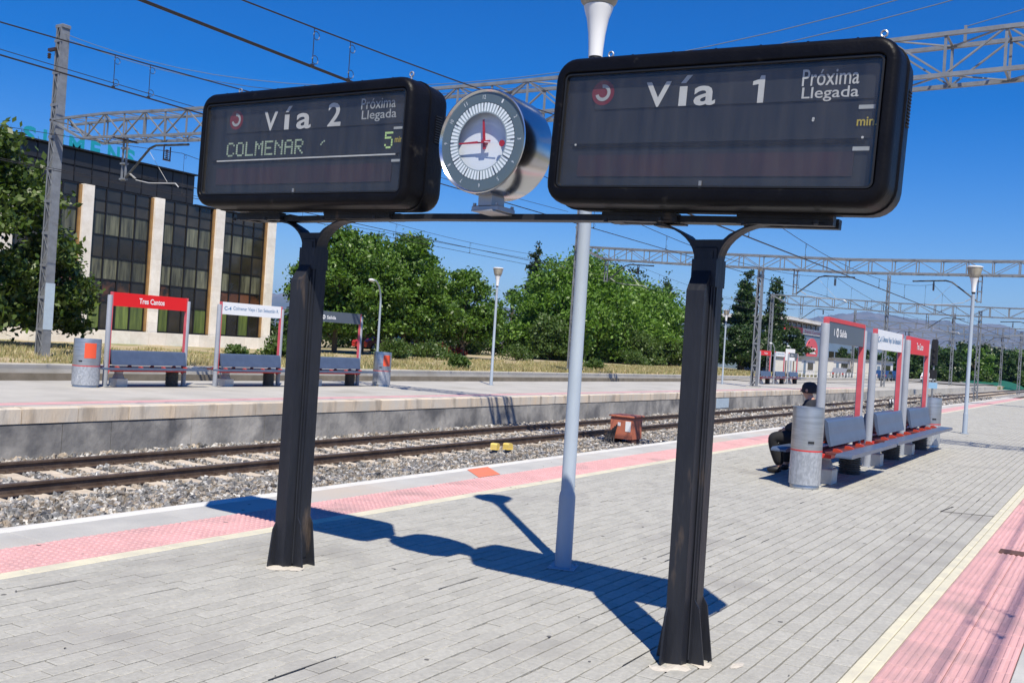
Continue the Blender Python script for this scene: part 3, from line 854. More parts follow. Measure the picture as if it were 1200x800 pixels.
def board(name, label, Yc, zc, th, W, H, gw, gh):
    t = thing(name, label, "departure board", (4.385, Yc, zc), RZ)
    t.rotation_euler = (0, 0, 0)
    t.rotation_mode = 'XYZ'
    t.matrix_world = Matrix.Translation((4.385, Yc, zc)) @ Matrix.Rotation(RZ, 4, 'Z') @ Matrix.Rotation(th, 4, 'Y')
    R = .115
    body = rings_mesh([(.045, gw + .004, gh + .004, .032), (.010, gw + .010, gh + .010, .034), (.002, gw + .022, gh + .022, .04),
                       (0, W - .062, H - .062, R - .03), (.006, W - .034, H - .034, R - .016), (.022, W - .010, H - .010, R - .004), (.05, W, H, R),
                       (.17, W + .004, H + .004, R), (.172, W + .020, H + .020, R + .01), (.190, W + .020, H + .020, R + .01), (.192, W + .004, H + .004, R),
                       (.315, W, H, R), (.342, W - .012, H - .012, R - .004), (.358, W - .04, H - .04, R - .02), (.362, W - .07, H - .07, R - .035)], False, True)
    hb = body.build("housing", M['housing'], t, smooth=35)
    rings_mesh([(.040, gw + .002, gh + .002, .03), (.009, gw + .002, gh + .002, .03), (.009, gw - .016, gh - .016, .022), (.040, gw - .016, gh - .016, .022)], False, False).build("gasket", M['gasket'], t)
    # vents on the two end walls
    for s in (-1, 1):
        v = MB()
        for k in range(11):
            z = .03 + k * .0155
            v.box(s * (W / 2 + .001) - .006, s * (W / 2 + .001) + .006, .235, .295, z, z + .007)
        v.build("vent_slots", M['gasket'], t)
    # display plates behind the glass
    x0, x1 = -gw / 2, gw / 2; z0, z1 = -gh / 2, gh / 2
    MB().box(x0, x1, .050, .060, z0 + .01, z1 - .01).build("back_plate", M['panel'], t)
    MB().box(x0 + .17, x1 - .02, .044, .0495, .112, z1 - .012).build("header_panel", M['panelhead'], t)
    MB().box(x0 + .04, x1 - .03, .045, .0495, -.065, .100).build("led_panel", M['panel'], t)
    MB().box(x0 + .10, x1 - .10, .045, .0495, -.235, -.125).build("red_filter_panel", M['panelred'], t)
    MB().box(x0 + .06, x1 - .06, .043, .0495, -.088, -.070).build("divider", M['housing'], t)
    MB().add([(x0 + .003, .022, z0 + .003), (x1 - .003, .022, z0 + .003), (x1 - .003, .022, z1 - .003), (x0 + .003, .022, z1 - .003)], [(0, 1, 2, 3)]).build("glass_pane", M['glass'], t)
    MB().box(-.007, .007, .012, .018, z0 - .002, z0 + .032).build("drain_tab", M['galv'], t)
    # eyebolts on top
    for x in (-W / 2 + .27, W / 2 - .10):
        q = MB(); q.tube([(x, .10, H / 2 - .01), (x, .10, H / 2 + .018)], .006, 6)
        n = 12
        q.tube([(x + .014 * math.cos(2 * math.pi * k / n), .10, H / 2 + .03 + .014 * math.sin(2 * math.pi * k / n)) for k in range(n + 1)], .0045, 6)
        q.build("eyebolt", M['alu'], t)
    for k in range(7):
        x = -W / 2 + .2 + k * (W - .4) / 6
        MB().lathe([(.008, 0), (.008, .006), (.004, .009)], 8, (x, .05, H / 2 - .003)).build("screw", M['housing'], t)
    return t

def arc_logo(t, cx, cz, r, y=.0435):
    n = 28
    MB().prism([(cx + r * math.cos(2 * math.pi * k / n), cz + r * math.sin(2 * math.pi * k / n)) for k in range(n)], y, y + .003, 'xz').build("logo_disc", M['logored'], t)
    a0, a1 = rad(-165), rad(100); m = 18
    out = [(cx + r * .68 * math.cos(a0 + (a1 - a0) * k / m), cz + r * .68 * math.sin(a0 + (a1 - a0) * k / m)) for k in range(m + 1)]
    inn = [(cx + r * .40 * math.cos(a0 + (a1 - a0) * k / m), cz + r * .40 * math.sin(a0 + (a1 - a0) * k / m)) for k in range(m, -1, -1)]
    q = MB(); P = out + inn; N = len(P)
    q.v = [(a, y - .0015, b) for a, b in P]
    q.f = [(k, k + 1, N - 2 - k, N - 1 - k) for k in range(m)]; q.m = [0] * m
    q.build("logo_arc", M['letterdim'], t)

DOT = {'C': "01110 10001 10000 10000 10000 10001 01110", 'O': "01110 10001 10001 10001 10001 10001 01110", 'L': "10000 10000 10000 10000 10000 10000 11111",
       'M': "10001 11011 10101 10101 10001 10001 10001", 'E': "11111 10000 10000 11110 10000 10000 11111", 'N': "10001 11001 10101 10011 10001 10001 10001",
       'A': "01110 10001 10001 11111 10001 10001 10001", 'R': "11110 10001 10001 11110 10100 10010 10001", '5': "11111 10000 11110 00001 00001 10001 01110"}
def dots(t, s, x0, x1, z0, z1, m, name):
    q = MB(); n = len(s); cw = (x1 - x0) / n; px = cw / 6.0; pz = (z1 - z0) / 7
    for i, ch in enumerate(s):
        for r, row in enumerate(DOT[ch].split()):
            for c, b in enumerate(row):
                if b == '1':
                    a = x0 + i * cw + c * px; z = z1 - (r + 1) * pz
                    q.box(a + px * .08, a + px * .92, .0425, .0445, z + pz * .1, z + pz * .9)
    return q.build(name, m, t)

Y_ = .0435
def accent_i(t, x0, x1, z):
    q = MB()
    q.prism([(x0, z), (x1, z), (x1, z + .096), (x0, z + .096)], Y_ - .0015, Y_, "xz")
    q.prism([(x0 + .004, z + .112), (x0 + .030, z + .112), (x1 + .022, z + .150), (x0 + .034, z + .150)], Y_ - .0015, Y_, "xz")
    q.build("lettering", M['letter'], t)
b2 = board("departure_board", "left black departure board reading Vía 2 and COLMENAR, 5 minutes", 4.492, 2.716, .019, 1.845, .765, 1.735, .610)
arc_logo(b2, -.607, .198, .064)
text("V", -.340, -.215, .113, .237, Y_, M['letter'], b2, bold=.018); accent_i(b2, -.152, -.112, .113); text("a", -.045, .083, .111, .212, Y_, M['letter'], b2, bold=.018)
text("2", .225, .335, .115, .262, Y_, M['letter'], b2, bold=.016)
text("Próxima", .495, .765, .205, .272, Y_, M['letterdim'], b2, bold=.006)
text("Llegada", .505, .777, .128, .198, Y_, M['letterdim'], b2, bold=.006)
dots(b2, "COLMENAR", -.680, .045, -.048, .048, M['led'], "destination_dots")
dots(b2, "5", .700, .775, -.040, .062, M['ledgreen'], "minutes_dots")
MB().box(-.768, .792, .0405, .0425, -.079, -.070).build("underline_bar", M['letter'], b2)
text("min.", .782, .848, -.006, .030, Y_ - .003, M['letteryel'], b2, bold=.018)
MB().box(.766, .838, .0405, .0425, .074, .088).build("small_label", M['letterdim'], b2)
MB().box(.766, .838, .0405, .0425, -.120, -.105).build("small_label", M['letterdim'], b2)
for (x, z) in ((.19, .012), (.205, .020), (.18, .0)):
    MB().box(x, x + .010, .041, .0425, z, z + .010).build("stray_dot", M['led'], b2)

b1 = board("departure_board", "right black departure board reading Vía 1, its two message lines blank", 1.756, 2.655, .038, 1.735, .765, 1.605, .590)
arc_logo(b1, -.592, .197, .064)
text("V", -.348, -.212, .112, .237, Y_, M['letter'], b1, bold=.018); accent_i(b1, -.166, -.126, .112); text("a", -.088, .024, .110, .206, Y_, M['letter'], b1, bold=.018)
MB().prism([(.233, .111), (.262, .111), (.262, .240), (.242, .240), (.236, .224), (.205, .214), (.205, .196), (.233, .200)], Y_ - .0015, Y_, "xz").build("lettering", M['letter'], b1)
text("Próxima", .438, .694, .178, .255, Y_, M['letter'], b1, bold=.006)
text("Llegada", .442, .697, .105, .172, Y_, M['letter'], b1, bold=.006)
text("min.", .702, .790, -.012, .028, Y_ - .003, M['letteryel'], b1, bold=.018)
MB().box(.704, .775, .0405, .0425, .064, .082).build("small_label", M['letterdim'], b1)
MB().box(.695, .768, .0405, .0425, -.122, -.104).build("small_label", M['letterdim'], b1)
for (x, z) in ((-.724, -.07), (.733, -.063), (.506, .02), (.507, .028)):
    MB().lathe([(.006, 0), (.006, .002)], 8, (x, .040, z), axis='y').build("stray_dot", M['letter'], b1)

# the clock
ck = thing("platform_clock", "round two-faced station clock in a polished steel drum between the boards", "clock", (4.39, 3.066, 2.660), RZ)
prof = [(.274, .012), (.286, .0), (.2915, .003), (.294, .012), (.294, .282), (.2915, .291), (.286, .294), (.274, .282)]
MB().lathe(prof, 72, axis='y', cap=False).build("drum", M['chrome'], ck, smooth=35)
def annulus(r0, r1, y, n=72, flip=False):
    q = MB()
    for r in (r0, r1):
        q.v += [(r * math.cos(2 * math.pi * k / n), y, r * math.sin(2 * math.pi * k / n)) for k in range(n)]
    for k in range(n):
        j = (k + 1) % n; f = (k, j, n + j, n + k); q.f.append(f); q.m.append(0)
    return q
annulus(.218, .2755, .0115).build("numeral_ring", M['clockring'], ck)
annulus(.214, .218, .0113).build("ring_edge", M['black'], ck)
annulus(.160, .214, .0118).build("minute_track", M['minring'], ck)
MB().lathe([(.270, .062), (.270, .066)], 72, axis='y').build("dial", M['clockwhite'], ck)
MB().lathe([(.272, .230), (.272, .234)], 72, axis='y').build("dial", M['clockwhite'], ck)
annulus(.218, .2755, .2825).build("numeral_ring", M['clockring'], ck)
bars = MB(); blk = MB()
for k in range(60):
    a = 2 * math.pi * (k + .5) / 60
    d = Vector((math.sin(a), 0, math.cos(a))); s = Vector((math.cos(a), 0, -math.sin(a)))
    w = .0066
    c0, c1 = d * .166, d * .215
    bars.add([c0 + s * w * .8 + Vector((0, .011, 0)), c0 - s * w * .8 + Vector((0, .011, 0)), c1 - s * w + Vector((0, .011, 0)), c1 + s * w + Vector((0, .011, 0))], [(0, 1, 2, 3)])
for k in (5, 6, 7, 4, 8):
    a = 2 * math.pi * k / 12
    d = Vector((math.sin(a), 0, math.cos(a)))
    blk.bar(d * .168 + Vector((0, .009, 0)), d * .214 + Vector((0, .009, 0)), .003, .002, up=(0, 1, 0))
for k in (0, 1, 2, 3, 9, 10, 11):
    a = 2 * math.pi * k / 12
    d = Vector((math.sin(a), 0, math.cos(a)))
    blk.bar(d * .190 + Vector((0, .009, 0)), d * .214 + Vector((0, .009, 0)), .003, .002, up=(0, 1, 0))
bars.build("minute_bars", M['barwhite'], ck)
blk.build("hour_ticks", M['black'], ck)
for k in range(1, 13):
    a = 2 * math.pi * k / 12; r = .247
    cx, cz = r * math.sin(a), r * math.cos(a); w = .020 if k > 9 else .010
    text(str(k), cx - w / 2, cx + w / 2, cz - .011, cz + .011, .0108, M['white'], ck, name="numeral", bold=.0, rot=-a, thick=.0008)
def hand(a, r0, r1, w0, w1, y, m, name):
    d = Vector((math.sin(a), 0, math.cos(a))); s = Vector((math.cos(a), 0, -math.sin(a)))
    q = MB(); Yv = Vector((0, y, 0)); T = Vector((0, .003, 0)); v = []
    for t in (Yv, Yv + T):
        v += [d * r0 + s * w0 + t, d * r0 - s * w0 + t, d * r1 - s * w1 + t, d * r1 + s * w1 + t]
    q.add(v, [(0, 1, 2, 3), (7, 6, 5, 4), (0, 4, 5, 1), (1, 5, 6, 2), (2, 6, 7, 3), (3, 7, 4, 0)])
    return q.build(name, m, ck)
hand(rad(354), -.040, .128, .010, .006, .034, M['clockred'], "hour_hand")
hand(rad(269.5), -.045, .168, .008, .004, .028, M['clockred'], "minute_hand")
hand(rad(97), -.035, .10, .0025, .0015, .022, M['clockwhite'], "second_hand")
MB().lathe([(.018, 0), (.018, .004)], 20, (.128 * math.sin(rad(97)), .021, .128 * math.cos(rad(97))), axis='y').build("second_hand_disc", M['clockred'], ck)
MB().lathe([(.010, .018), (.010, .062)], 16, axis='y').build("hub", M['clockred'], ck)
MB().add([(.272 * math.cos(2 * math.pi * k / 72), .006, .272 * math.sin(2 * math.pi * k / 72)) for k in range(72)], [tuple(range(72))]).build("glass_pane", M['clearglass'], ck)
q = MB(); q.cbox(-.045, .045, .08, .21, -.345, -.285, .004); q.build("neck", M['alu'], ck)
q = MB(); q.cbox(-.088, .088, .08, .26, -.372, -.345, .006)
for x in (-.075, .075):
    for y in (.09, .25): q.lathe([(.010, 0), (.010, .014)], 8, (x, y, -.345))
q.cbox(-.070, .070, .05, .30, -.382, -.3725, .004)
q.build("base_clamp", M['alu'], ck)

# ------------------------------------------------------------------ platform lamps
def lamp(label, x, y, group, tall=True):
    t = thing("platform_lamp", label, "lamp post", (x, y, 0), 0.3, group)
    MB().lathe([(.075, 0), (.075, .006), (.060, .010), (.058, .5), (.052, .53), (.048, .54), (.044, 3.52), (.034, 3.53), (.034, 3.60)], 24, cap=True).build("pole", M['pole'], t, smooth=35)
    q = MB(); q.cbox(-.095, .095, -.095, .095, 0.003, .010, .002)
    for a in (-.075, .075):
        for b in (-.075, .075): q.lathe([(.011, .008), (.011, .024)], 6, (a, b, 0))
    q.build("base_plate", M['pole'], t)
    MB().lathe([(.046, 3.56), (.046, 3.64)], 16, cap=True).build("collar", M['black'], t)
    MB().lathe([(.050, 3.60), (.052, 3.66), (.060, 3.76), (.078, 3.87), (.098, 3.93), (.104, 3.955), (.09, 3.958)], 28).build("lamp_cone", M['lampwhite'], t, smooth=50)
    MB().lathe([(.098, 3.957), (.125, 3.985), (.150, 4.06), (.178, 4.20), (.184, 4.225)], 28, cap=False).build("lamp_bowl", M['bowl'], t, smooth=50)
    MB().lathe([(.188, 4.222), (.196, 4.228), (.196, 4.246), (.15, 4.262), (.02, 4.270)], 28).build("lamp_cap", M['lampwhite'], t, smooth=50)
    MB().box(.058, .064, -.035, .035, .30, .62).build("door_plate", M['pole'], t)
    return t
lamp("nearest lamp post, standing behind the beam between the two boards and rising out of frame", 5.99, 3.245, "platform lamps with conical bowls")
lamp("lamp post on the near platform beyond the three benches, at the right of the photo", 26.9, 3.27, "platform lamps with conical bowls")
lamp("lamp post on the far platform, against the gap between the two clumps of trees", 29.2, 19.25, "platform lamps with conical bowls")
lamp("lamp post on the far platform, half hidden beside the right post of the sign frame", 53.2, 19.25, "platform lamps with conical bowls")

# ------------------------------------------------------------------ benches with their signs
def cylbox_post(t, x, inner):
    q = MB().lathe([(.075, .001), (.075, .012), (.056, .014), (.056, 2.05), (.050, 2.065), (.0, 2.07)], 20, (x, 0, 0))
    p = q.build("post", M['postgrey'], t, smooth=35)
    MB().cbox(x + inner * .045 - .022, x + inner * .045 + .022, -.034, .034, .30, 2.14, .003).build("red_channel", M['pinkred'], p)
    return p
L = 2.15
def seat_bench(label, x, y, sign, group, mirror=False):
    t = thing("platform_bench", label, "bench", (x, y, 0), 0.0, group)
    cylbox_post(t, 0, 1); cylbox_post(t, L, -1)
    sg = MB().cbox(.07, L - .07, -.030, .030, 1.825, 2.135, .004)
    face = {'red': M['signred'], 'white': M['signwhite'], 'grey': M['signgrey']}[sign[0]]
    so_ = sg.build("sign_panel", face, t)
    if sign[0] == 'grey' and y < 10:
        MB().cbox(.066, L - .066, -.036, .036, 2.095, 2.150, .003).build("red_trim", M['redpaint'], so_)
    for f, yy in ((-1, -.0315), (1, .0315)):
        if sign[0] == 'red':
            text("Tres Cantos", .74, 1.44, 1.915, 2.045, yy, M['white'], so_, bold=.02, faces=f)
        elif sign[0] == 'white':
            text("C-4", .13, .36, 1.93, 2.03, yy, M['blueprint'], so_, bold=.02, faces=f)
            text("Colmenar Viejo / San Sebastián R.", .42, 2.00, 1.925, 2.045, yy, M['blueprint'], so_, bold=.006, faces=f)
        else:
            n = 20; cx = .52
            if f > 0: cx = L - .52
            q = MB(); q.prism([(cx + .062 * math.cos(2 * math.pi * k / n), 1.965 + .062 * math.sin(2 * math.pi * k / n)) for k in range(n)], yy, yy + f * .0012, 'xz'); q.build("logo_disc", M['white'], so_)
            text("N", cx - .03, cx + .03, 1.93, 2.0, yy + f * .0015, M['signgrey'], so_, bold=.03, faces=f)
            if f < 0:
                text("i", .33, .36, 1.92, 2.01, yy, M['white'], so_, bold=.03, faces=f)
                text("Salida", .64, 1.02, 1.915, 2.015, yy, M['white'], so_, bold=.02, faces=f)
            else:
                text("Salida", L - 1.02, L - .64, 1.915, 2.015, yy, M['white'], so_, bold=.02, faces=f)
    # double-sided seat: beam, two slabs, shared back
    MB().cbox(.06, L - .06, -.16, .16, .345, .395, .004).build("seat_beam", M['redpaint'], t)
    for s in (-1, 1):
        q = MB()
        a, b = s * .10, s * .30
        q.cbox(-.02, L + .02, min(a, b), max(a, b), .398, .432, .006)
        q.build("seat_inner", M['seatred'], t)
        q = MB()
        p = [(-.34, .405), (-.30, .399), (L + .30, .399), (L + .34, .405), (L + .34, .425), (L + .28, .447), (-.28, .447), (-.34, .425)]
        a, b = s * .303, s * .50
        q.prism(p, min(a, b), max(a, b), 'xz')
        q.build("seat_slab", M['benchblue'], t)
        for k in range(4):
            xx = .14 + k * (L - .28) / 3
            q = MB(); pr = [(s * .16, .433), (s * .28, .433), (s * .27, .450), (s * .21, .474), (s * .165, .470)]
            q.prism(pr if s > 0 else pr[::-1], xx - .026, xx + .026, 'yz'); q.build("armrest", M['armrest'], t)
    bk = MB()
    n = 7; f_ = [(-.075 + .02 * math.sin(math.pi * k / n), .50 + .32 * k / n) for k in range(n + 1)]
    poly = [(-.150, .500), (-.138, .492), (-.122, .500), (-.096, .56), (-.074, .64), (-.056, .74), (-.048, .805), (-.056, .826), (-.075, .822), (-.092, .80), (-.104, .74), (-.120, .64), (-.138, .56)]
    for s in (-1, 1):
        pr = [(s * (abs(a) + .0), z) for a, z in poly]
        if s > 0: pr = pr[::-1]
        q = MB(); q.prism(pr[::-1], .06, L - .06, 'yz'); q.build("backrest", M['benchblue'], t)
    q = MB(); q.lathe([(.165, 0.0), (.17, .02), (.165, .20), (.13, .205), (.105, .24), (.10, .345)], 4 if False else 20, (.34, 0, 0))
    lg = MB(); lg.cbox(.20, .48, -.15, .15, 0.0, .19, .012); lg.build("leg", M['stone'], t)
    nk = MB(); nk.lathe([(.13, .191), (.115, .24), (.09, .30), (.10, .343)], 20, (.34, 0, 0)); nk.build("leg_neck", M['postgrey'], t)
    dk = MB()
    for k in range(11):
        z = .0 + k * .031
        dk.lathe([(.145, z), (.158, z + .010), (.145, z + .020)], 20, (L - .34, 0, 0))
    dk.lathe([(.135, 0), (.135, .343)], 20, (L - .34, 0, 0))
    dk.build("leg", M['rib'], t, smooth=30)
    return t
gf = "benches with signs on the far platform"; gn = "benches with signs on the near platform"
seat_bench("bench under the red Tres Cantos sign on the far platform, left of the other two", 13.5, 19.3, ('red',), gf)
seat_bench("bench under the white sign on the far platform, just left of the frame post", 16.62, 19.3, ('white',), gf)
seat_bench("bench under the grey Salida sign on the far platform, right behind the left frame post", 19.85, 19.3, ('grey',), gf)
seat_bench("near-platform bench with a grey Salida sign where the person sits", 12.55, 3.22, ('grey',), gn)
seat_bench("middle bench on the near platform, under a white sign with blue lettering", 15.62, 3.25, ('white',), gn)
seat_bench("farthest of the three near-platform benches, under a red sign", 18.42, 3.26, ('red',), gn)
gd = "distant benches far along the far platform"
seat_bench("distant bench under a red sign far along the far platform, beside the lattice leg", 59.9, 19.3, ('red',), gd)
seat_bench("distant bench under a white sign far along the far platform", 63.0, 19.3, ('white',), gd)
seat_bench("distant bench under a grey sign, last on the far platform", 66.1, 19.3, ('grey',), gd)

# ------------------------------------------------------------------ bins
def bin_(label, x, y, r, h, split, sticker):
    t = thing("litter_bin", label, "litter bin", (x, y, 0), rad(-60), "steel drum litter bins")
    MB().lathe([(r * .93, 0.001), (r * .93, .03), (r * .90, .05)], 32).build("foot_ring", M['steel'], t, smooth=35)
    MB().lathe([(r, .05), (r, split)], 32).build("lower_drum", M['spangle'], t, smooth=35)
    MB().lathe([(r * 1.01, split), (r * 1.01, split + .018)], 32).build("red_band", M['redpaint'], t, smooth=35)
    u = MB().lathe([(r, split + .018), (r, h - .02), (r * .985, h), (r * .90, h), (r * .88, h - .10), (0.01, h - .11)], 32, cap=False).build("upper_drum", M['steel'], t, smooth=35)
    MB().box(-.035, .035, -r - .012, -r + .004, split + .10, split + .13).build("latch", M['black'], u)
    if sticker:
        q = MB(); n = 8
        a0, a1 = rad(-75), rad(-25)
        for k in range(n + 1):
            a = a0 + (a1 - a0) * k / n
            q.v += [((r + .003) * math.cos(a), (r + .003) * math.sin(a), h - .42), ((r + .003) * math.cos(a), (r + .003) * math.sin(a), h - .09)]
        q.f = [(2 * k, 2 * k + 2, 2 * k + 3, 2 * k + 1) for k in range(n)]; q.m = [0] * n
        s_ = q.build("sticker", M['sticker'], t)
    if not sticker: return t
    q = MB(); n = 14
    for k in range(n):
        a = 2 * math.pi * k / n; b = 2 * math.pi * (k + 1) / n
        c = Vector((0, -r - .004, split * .5))
        q.tube([c + Vector((.045 * math.cos(a), 0, .045 * math.sin(a))), c + Vector((.045 * math.cos(b), 0, .045 * math.sin(b)))], .003, 4)
    q.build("emblem_ring", M['white'], t)
    return t
bin_("tall steel litter bin in front of the seated person, scuffed zinc lower half", 12.10, 3.24, .19, 1.0, .46, False)
bin_("steel litter bin at the far end of the near-platform benches", 21.15, 3.22, .20, 1.0, .46, False)
bin_("wide steel litter bin with orange sticker left of the Tres Cantos bench", 12.95, 19.2, .285, 1.06, .46, True)
bin_("steel litter bin with orange sticker right of the far platform's grey sign bench", 22.75, 19.0, .27, 1.04, .46, True)

# ------------------------------------------------------------------ person seated on the far side of the first near bench
def skin_body(name, joints, edges, m, parent, sub=2):
    names = list(joints)
    me = bpy.data.meshes.new(name)
    me.from_pydata([joints[n][0] for n in names], [(names.index(a), names.index(b)) for a, b in edges], [])
    o = link(name, me, parent)
    o.modifiers.new("skin", 'SKIN')
    me.skin_vertices.new() if not me.skin_vertices else None
    for i, n in enumerate(names):
        r = joints[n][1]
        me.skin_vertices[0].data[i].radius = r if isinstance(r, tuple) else (r, r)
        me.skin_vertices[0].data[i].use_root = (i == 0)
    o.modifiers["skin"].use_smooth_shade = True
    sb = o.modifiers.new("sub", 'SUBSURF'); sb.levels = sub; sb.render_levels = sub
    me.materials.append(m)
    return o
P = thing("person", "seated person in dark jacket and cap on the first near bench, facing the track", "person", (13.42, 3.54, 0))
J_ = {'pelvis': ((0, 0, .53), (.13, .11)), 'waist': ((0, .03, .68), (.13, .10)), 'chest': ((0, .03, .88), (.155, .11)), 'neckb': ((0, .03, 1.01), (.075, .07)),
      'neck': ((0, .05, 1.07), (.052, .052)), 'jaw': ((0, .085, 1.115), (.062, .070)), 'head': ((0, .085, 1.185), (.078, .094)), 'crown': ((0, .075, 1.245), (.058, .068)),
      'shL': ((.17, .02, .95), .062), 'elL': ((.25, .09, .70), .046), 'wrL': ((.13, .32, .60), .033), 'haL': ((.09, .37, .585), (.036, .022)),
      'shR': ((-.17, .02, .95), .062), 'elR': ((-.25, .09, .70), .046), 'wrR': ((-.12, .32, .61), .033), 'haR': ((-.08, .37, .60), (.036, .022)),
      'hipL': ((.09, .04, .50), .098), 'knL': ((.26, .46, .49), .068), 'anL': ((.20, .36, .11), .042), 'toL': ((.22, .47, .050), (.030, .024)),
      'hipR': ((-.09, .04, .50), .098), 'knR': ((-.26, .47, .50), .068), 'anR': ((-.20, .34, .11), .042), 'toR': ((-.24, .45, .050), (.030, .024))}
Eb = [('pelvis', 'waist'), ('waist', 'chest'), ('chest', 'neckb'), ('neckb', 'neck'), ('neck', 'jaw'), ('jaw', 'head'), ('head', 'crown'),
      ('chest', 'shL'), ('shL', 'elL'), ('elL', 'wrL'), ('wrL', 'haL'), ('chest', 'shR'), ('shR', 'elR'), ('elR', 'wrR'), ('wrR', 'haR'),
      ('pelvis', 'hipL'), ('hipL', 'knL'), ('knL', 'anL'), ('anL', 'toL'), ('pelvis', 'hipR'), ('hipR', 'knR'), ('knR', 'anR'), ('anR', 'toR')]
skin_body("body", J_, Eb, M['skin'], P)
def sub_(names, grow):
    out = {}
    for n in names:
        p, r = J_[n]; r = r if isinstance(r, tuple) else (r, r)
        out[n] = (p, (r[0] + grow, r[1] + grow))
    return out
jn = ['waist', 'pelvis', 'chest', 'neckb', 'shL', 'elL', 'wrL', 'shR', 'elR', 'wrR']
jj = sub_(jn, .034)
jj['neckb'] = ((0, .035, 1.045), (.078, .078))
jj['chest'] = ((0, .02, .90), (.20, .15))
skin_body("jacket", jj, [e for e in Eb if e[0] in jn and e[1] in jn], M['jacket'], P)
tn = ['pelvis', 'hipL', 'knL', 'anL', 'hipR', 'knR', 'anR']
skin_body("trousers", sub_(tn, .030), [e for e in Eb if e[0] in tn and e[1] in tn], M['trousers'], P)
for s in ('L', 'R'):
    skin_body("shoe", {'a': ((J_['an' + s][0][0], J_['an' + s][0][1] - .03, .07), (.066, .062)), 'b': ((J_['to' + s][0][0], J_['to' + s][0][1] - .03, .055), (.062, .052)), 'c': ((J_['to' + s][0][0], J_['to' + s][0][1] + .07, .045), (.052, .040))}, [('a', 'b'), ('b', 'c')], M['black'], P, 1)
    h = J_['ha' + s][0]; sg_ = 1 if s == 'L' else -1
    for k in range(4):
        dx = (k - 1.5) * .017
        ln = (.055, .065, .06, .045)[k]
        q = {'a': ((h[0] + dx, h[1] + .01, h[2]), .010), 'b': ((h[0] + dx - sg_ * .006, h[1] + .01 + ln * .6, h[2] - .012), .009), 'c': ((h[0] + dx - sg_ * .012, h[1] + ln, h[2] - .035), .0075)}
        skin_body("finger", q, [('a', 'b'), ('b', 'c')], M['skin'], P, 1)
    q = {'a': ((h[0] - sg_ * .03, h[1] - .02, h[2] + .01), .011), 'b': ((h[0] - sg_ * .055, h[1] + .01, h[2] + .012), .010), 'c': ((h[0] - sg_ * .060, h[1] + .035, h[2] + .004), .008)}
    skin_body("thumb", q, [('a', 'b'), ('b', 'c')], M['skin'], P, 1)
skin_body("hair", {'a': ((0, .045, 1.15), (.084, .078)), 'b': ((0, .065, 1.235), (.084, .090))}, [('a', 'b')], M['hair'], P)
cp = MB()
cp.lathe([(.088, -.045), (.093, -.02), (.096, .02), (.090, .058), (.072, .088), (.042, .106), (.005, .112)], 24, (0, .062, 1.175))
cp.v = [(v[0] * .95, (v[1] - .075) * 1.12 + .075, v[2]) for v in cp.v]
cp.build("cap", M['cap'], P, smooth=40)
for s in (-1, 1):
    MB().lathe([(.008, -.02), (.016, -.012), (.018, .008), (.010, .022)], 10, (s * .083, .075, 1.165)).build("ear", M['skin'], P, smooth=60)
    MB().lathe([(.001, -.007), (.007, -.003), (.007, .003), (.001, .007)], 8, (s * .030, .172, 1.175)).build("eye", M['black'], P, smooth=60)
MB().add([(-.014, .168, 1.14), (.014, .168, 1.14), (0, .200, 1.143), (0, .166, 1.185)], [(0, 1, 2), (1, 3, 2), (3, 0, 2)]).build("nose", M['skin'], P)
MB().box(-.024, .024, .160, .166, 1.108, 1.114).build("mouth", M['logored'], P)

# ------------------------------------------------------------------ trackside cabinet, yellow devices
t = thing("trackside_cabinet", "rusty orange cabinet with white plate standing on the ballast beside the visible rail", "cabinet", (22.9, 10.80, -.86), rad(0))
MB().cbox(-.30, .30, -.31, .31, .14, .70, .015).build("body", M['boxorange'], t)
MB().cbox(-.34, .34, -.35, .35, .705, .745, .01).build("lid", M['boxorange'], t)
MB().box(-.306, -.3005, -.27, -.12, .34, .60).build("white_plate", M['white'], t)
MB().box(-.306, -.3005, .02, .10, .47, .56).build("small_label", M['white'], t)
for y in (-.24, .24):
    MB().cbox(-.25, .25, y - .05, y + .05, 0, .138, .003).build("foot", M['rust'], t)
q = MB()
for k in range(5):
    q.tube([(-.31, .12 + k * .05, .5 - k * .05), (-.38, .15 + k * .05, .2), (-.5 - k * .05, .1 + k * .06, .03), (-.8, -.2 + k * .2, .02)], .022, 6)
q.build("cables", M['black'], t)
for i, (x, y, rz_) in enumerate(((17.55, 11.36, .2), (17.85, 11.22, -.1))):
    t = thing("track_device", ("yellow-topped track device on a dark blue foot, left one of the pair", "yellow-topped track device on a dark blue foot, right one of the pair")[i], "track device", (x, y, -.86), rz_, "pair of yellow track devices")
    t.scale = (.5, .5, .52)
    MB().cbox(-.09, .09, -.10, .10, 0, .20, .01).build("foot", M['bluep'], t)
    h_ = MB(); h_.prism([(-.17, .20), (.17, .20), (.17, .38), (.10, .45), (-.12, .45), (-.17, .40)][::1], -.15, .15, 'xz'); h_.build("yellow_hood", M['yellowp'], t)
    MB().cbox(-.19, .19, -.17, .17, .185, .205, .003).build("flange", M['yellowp'], t)
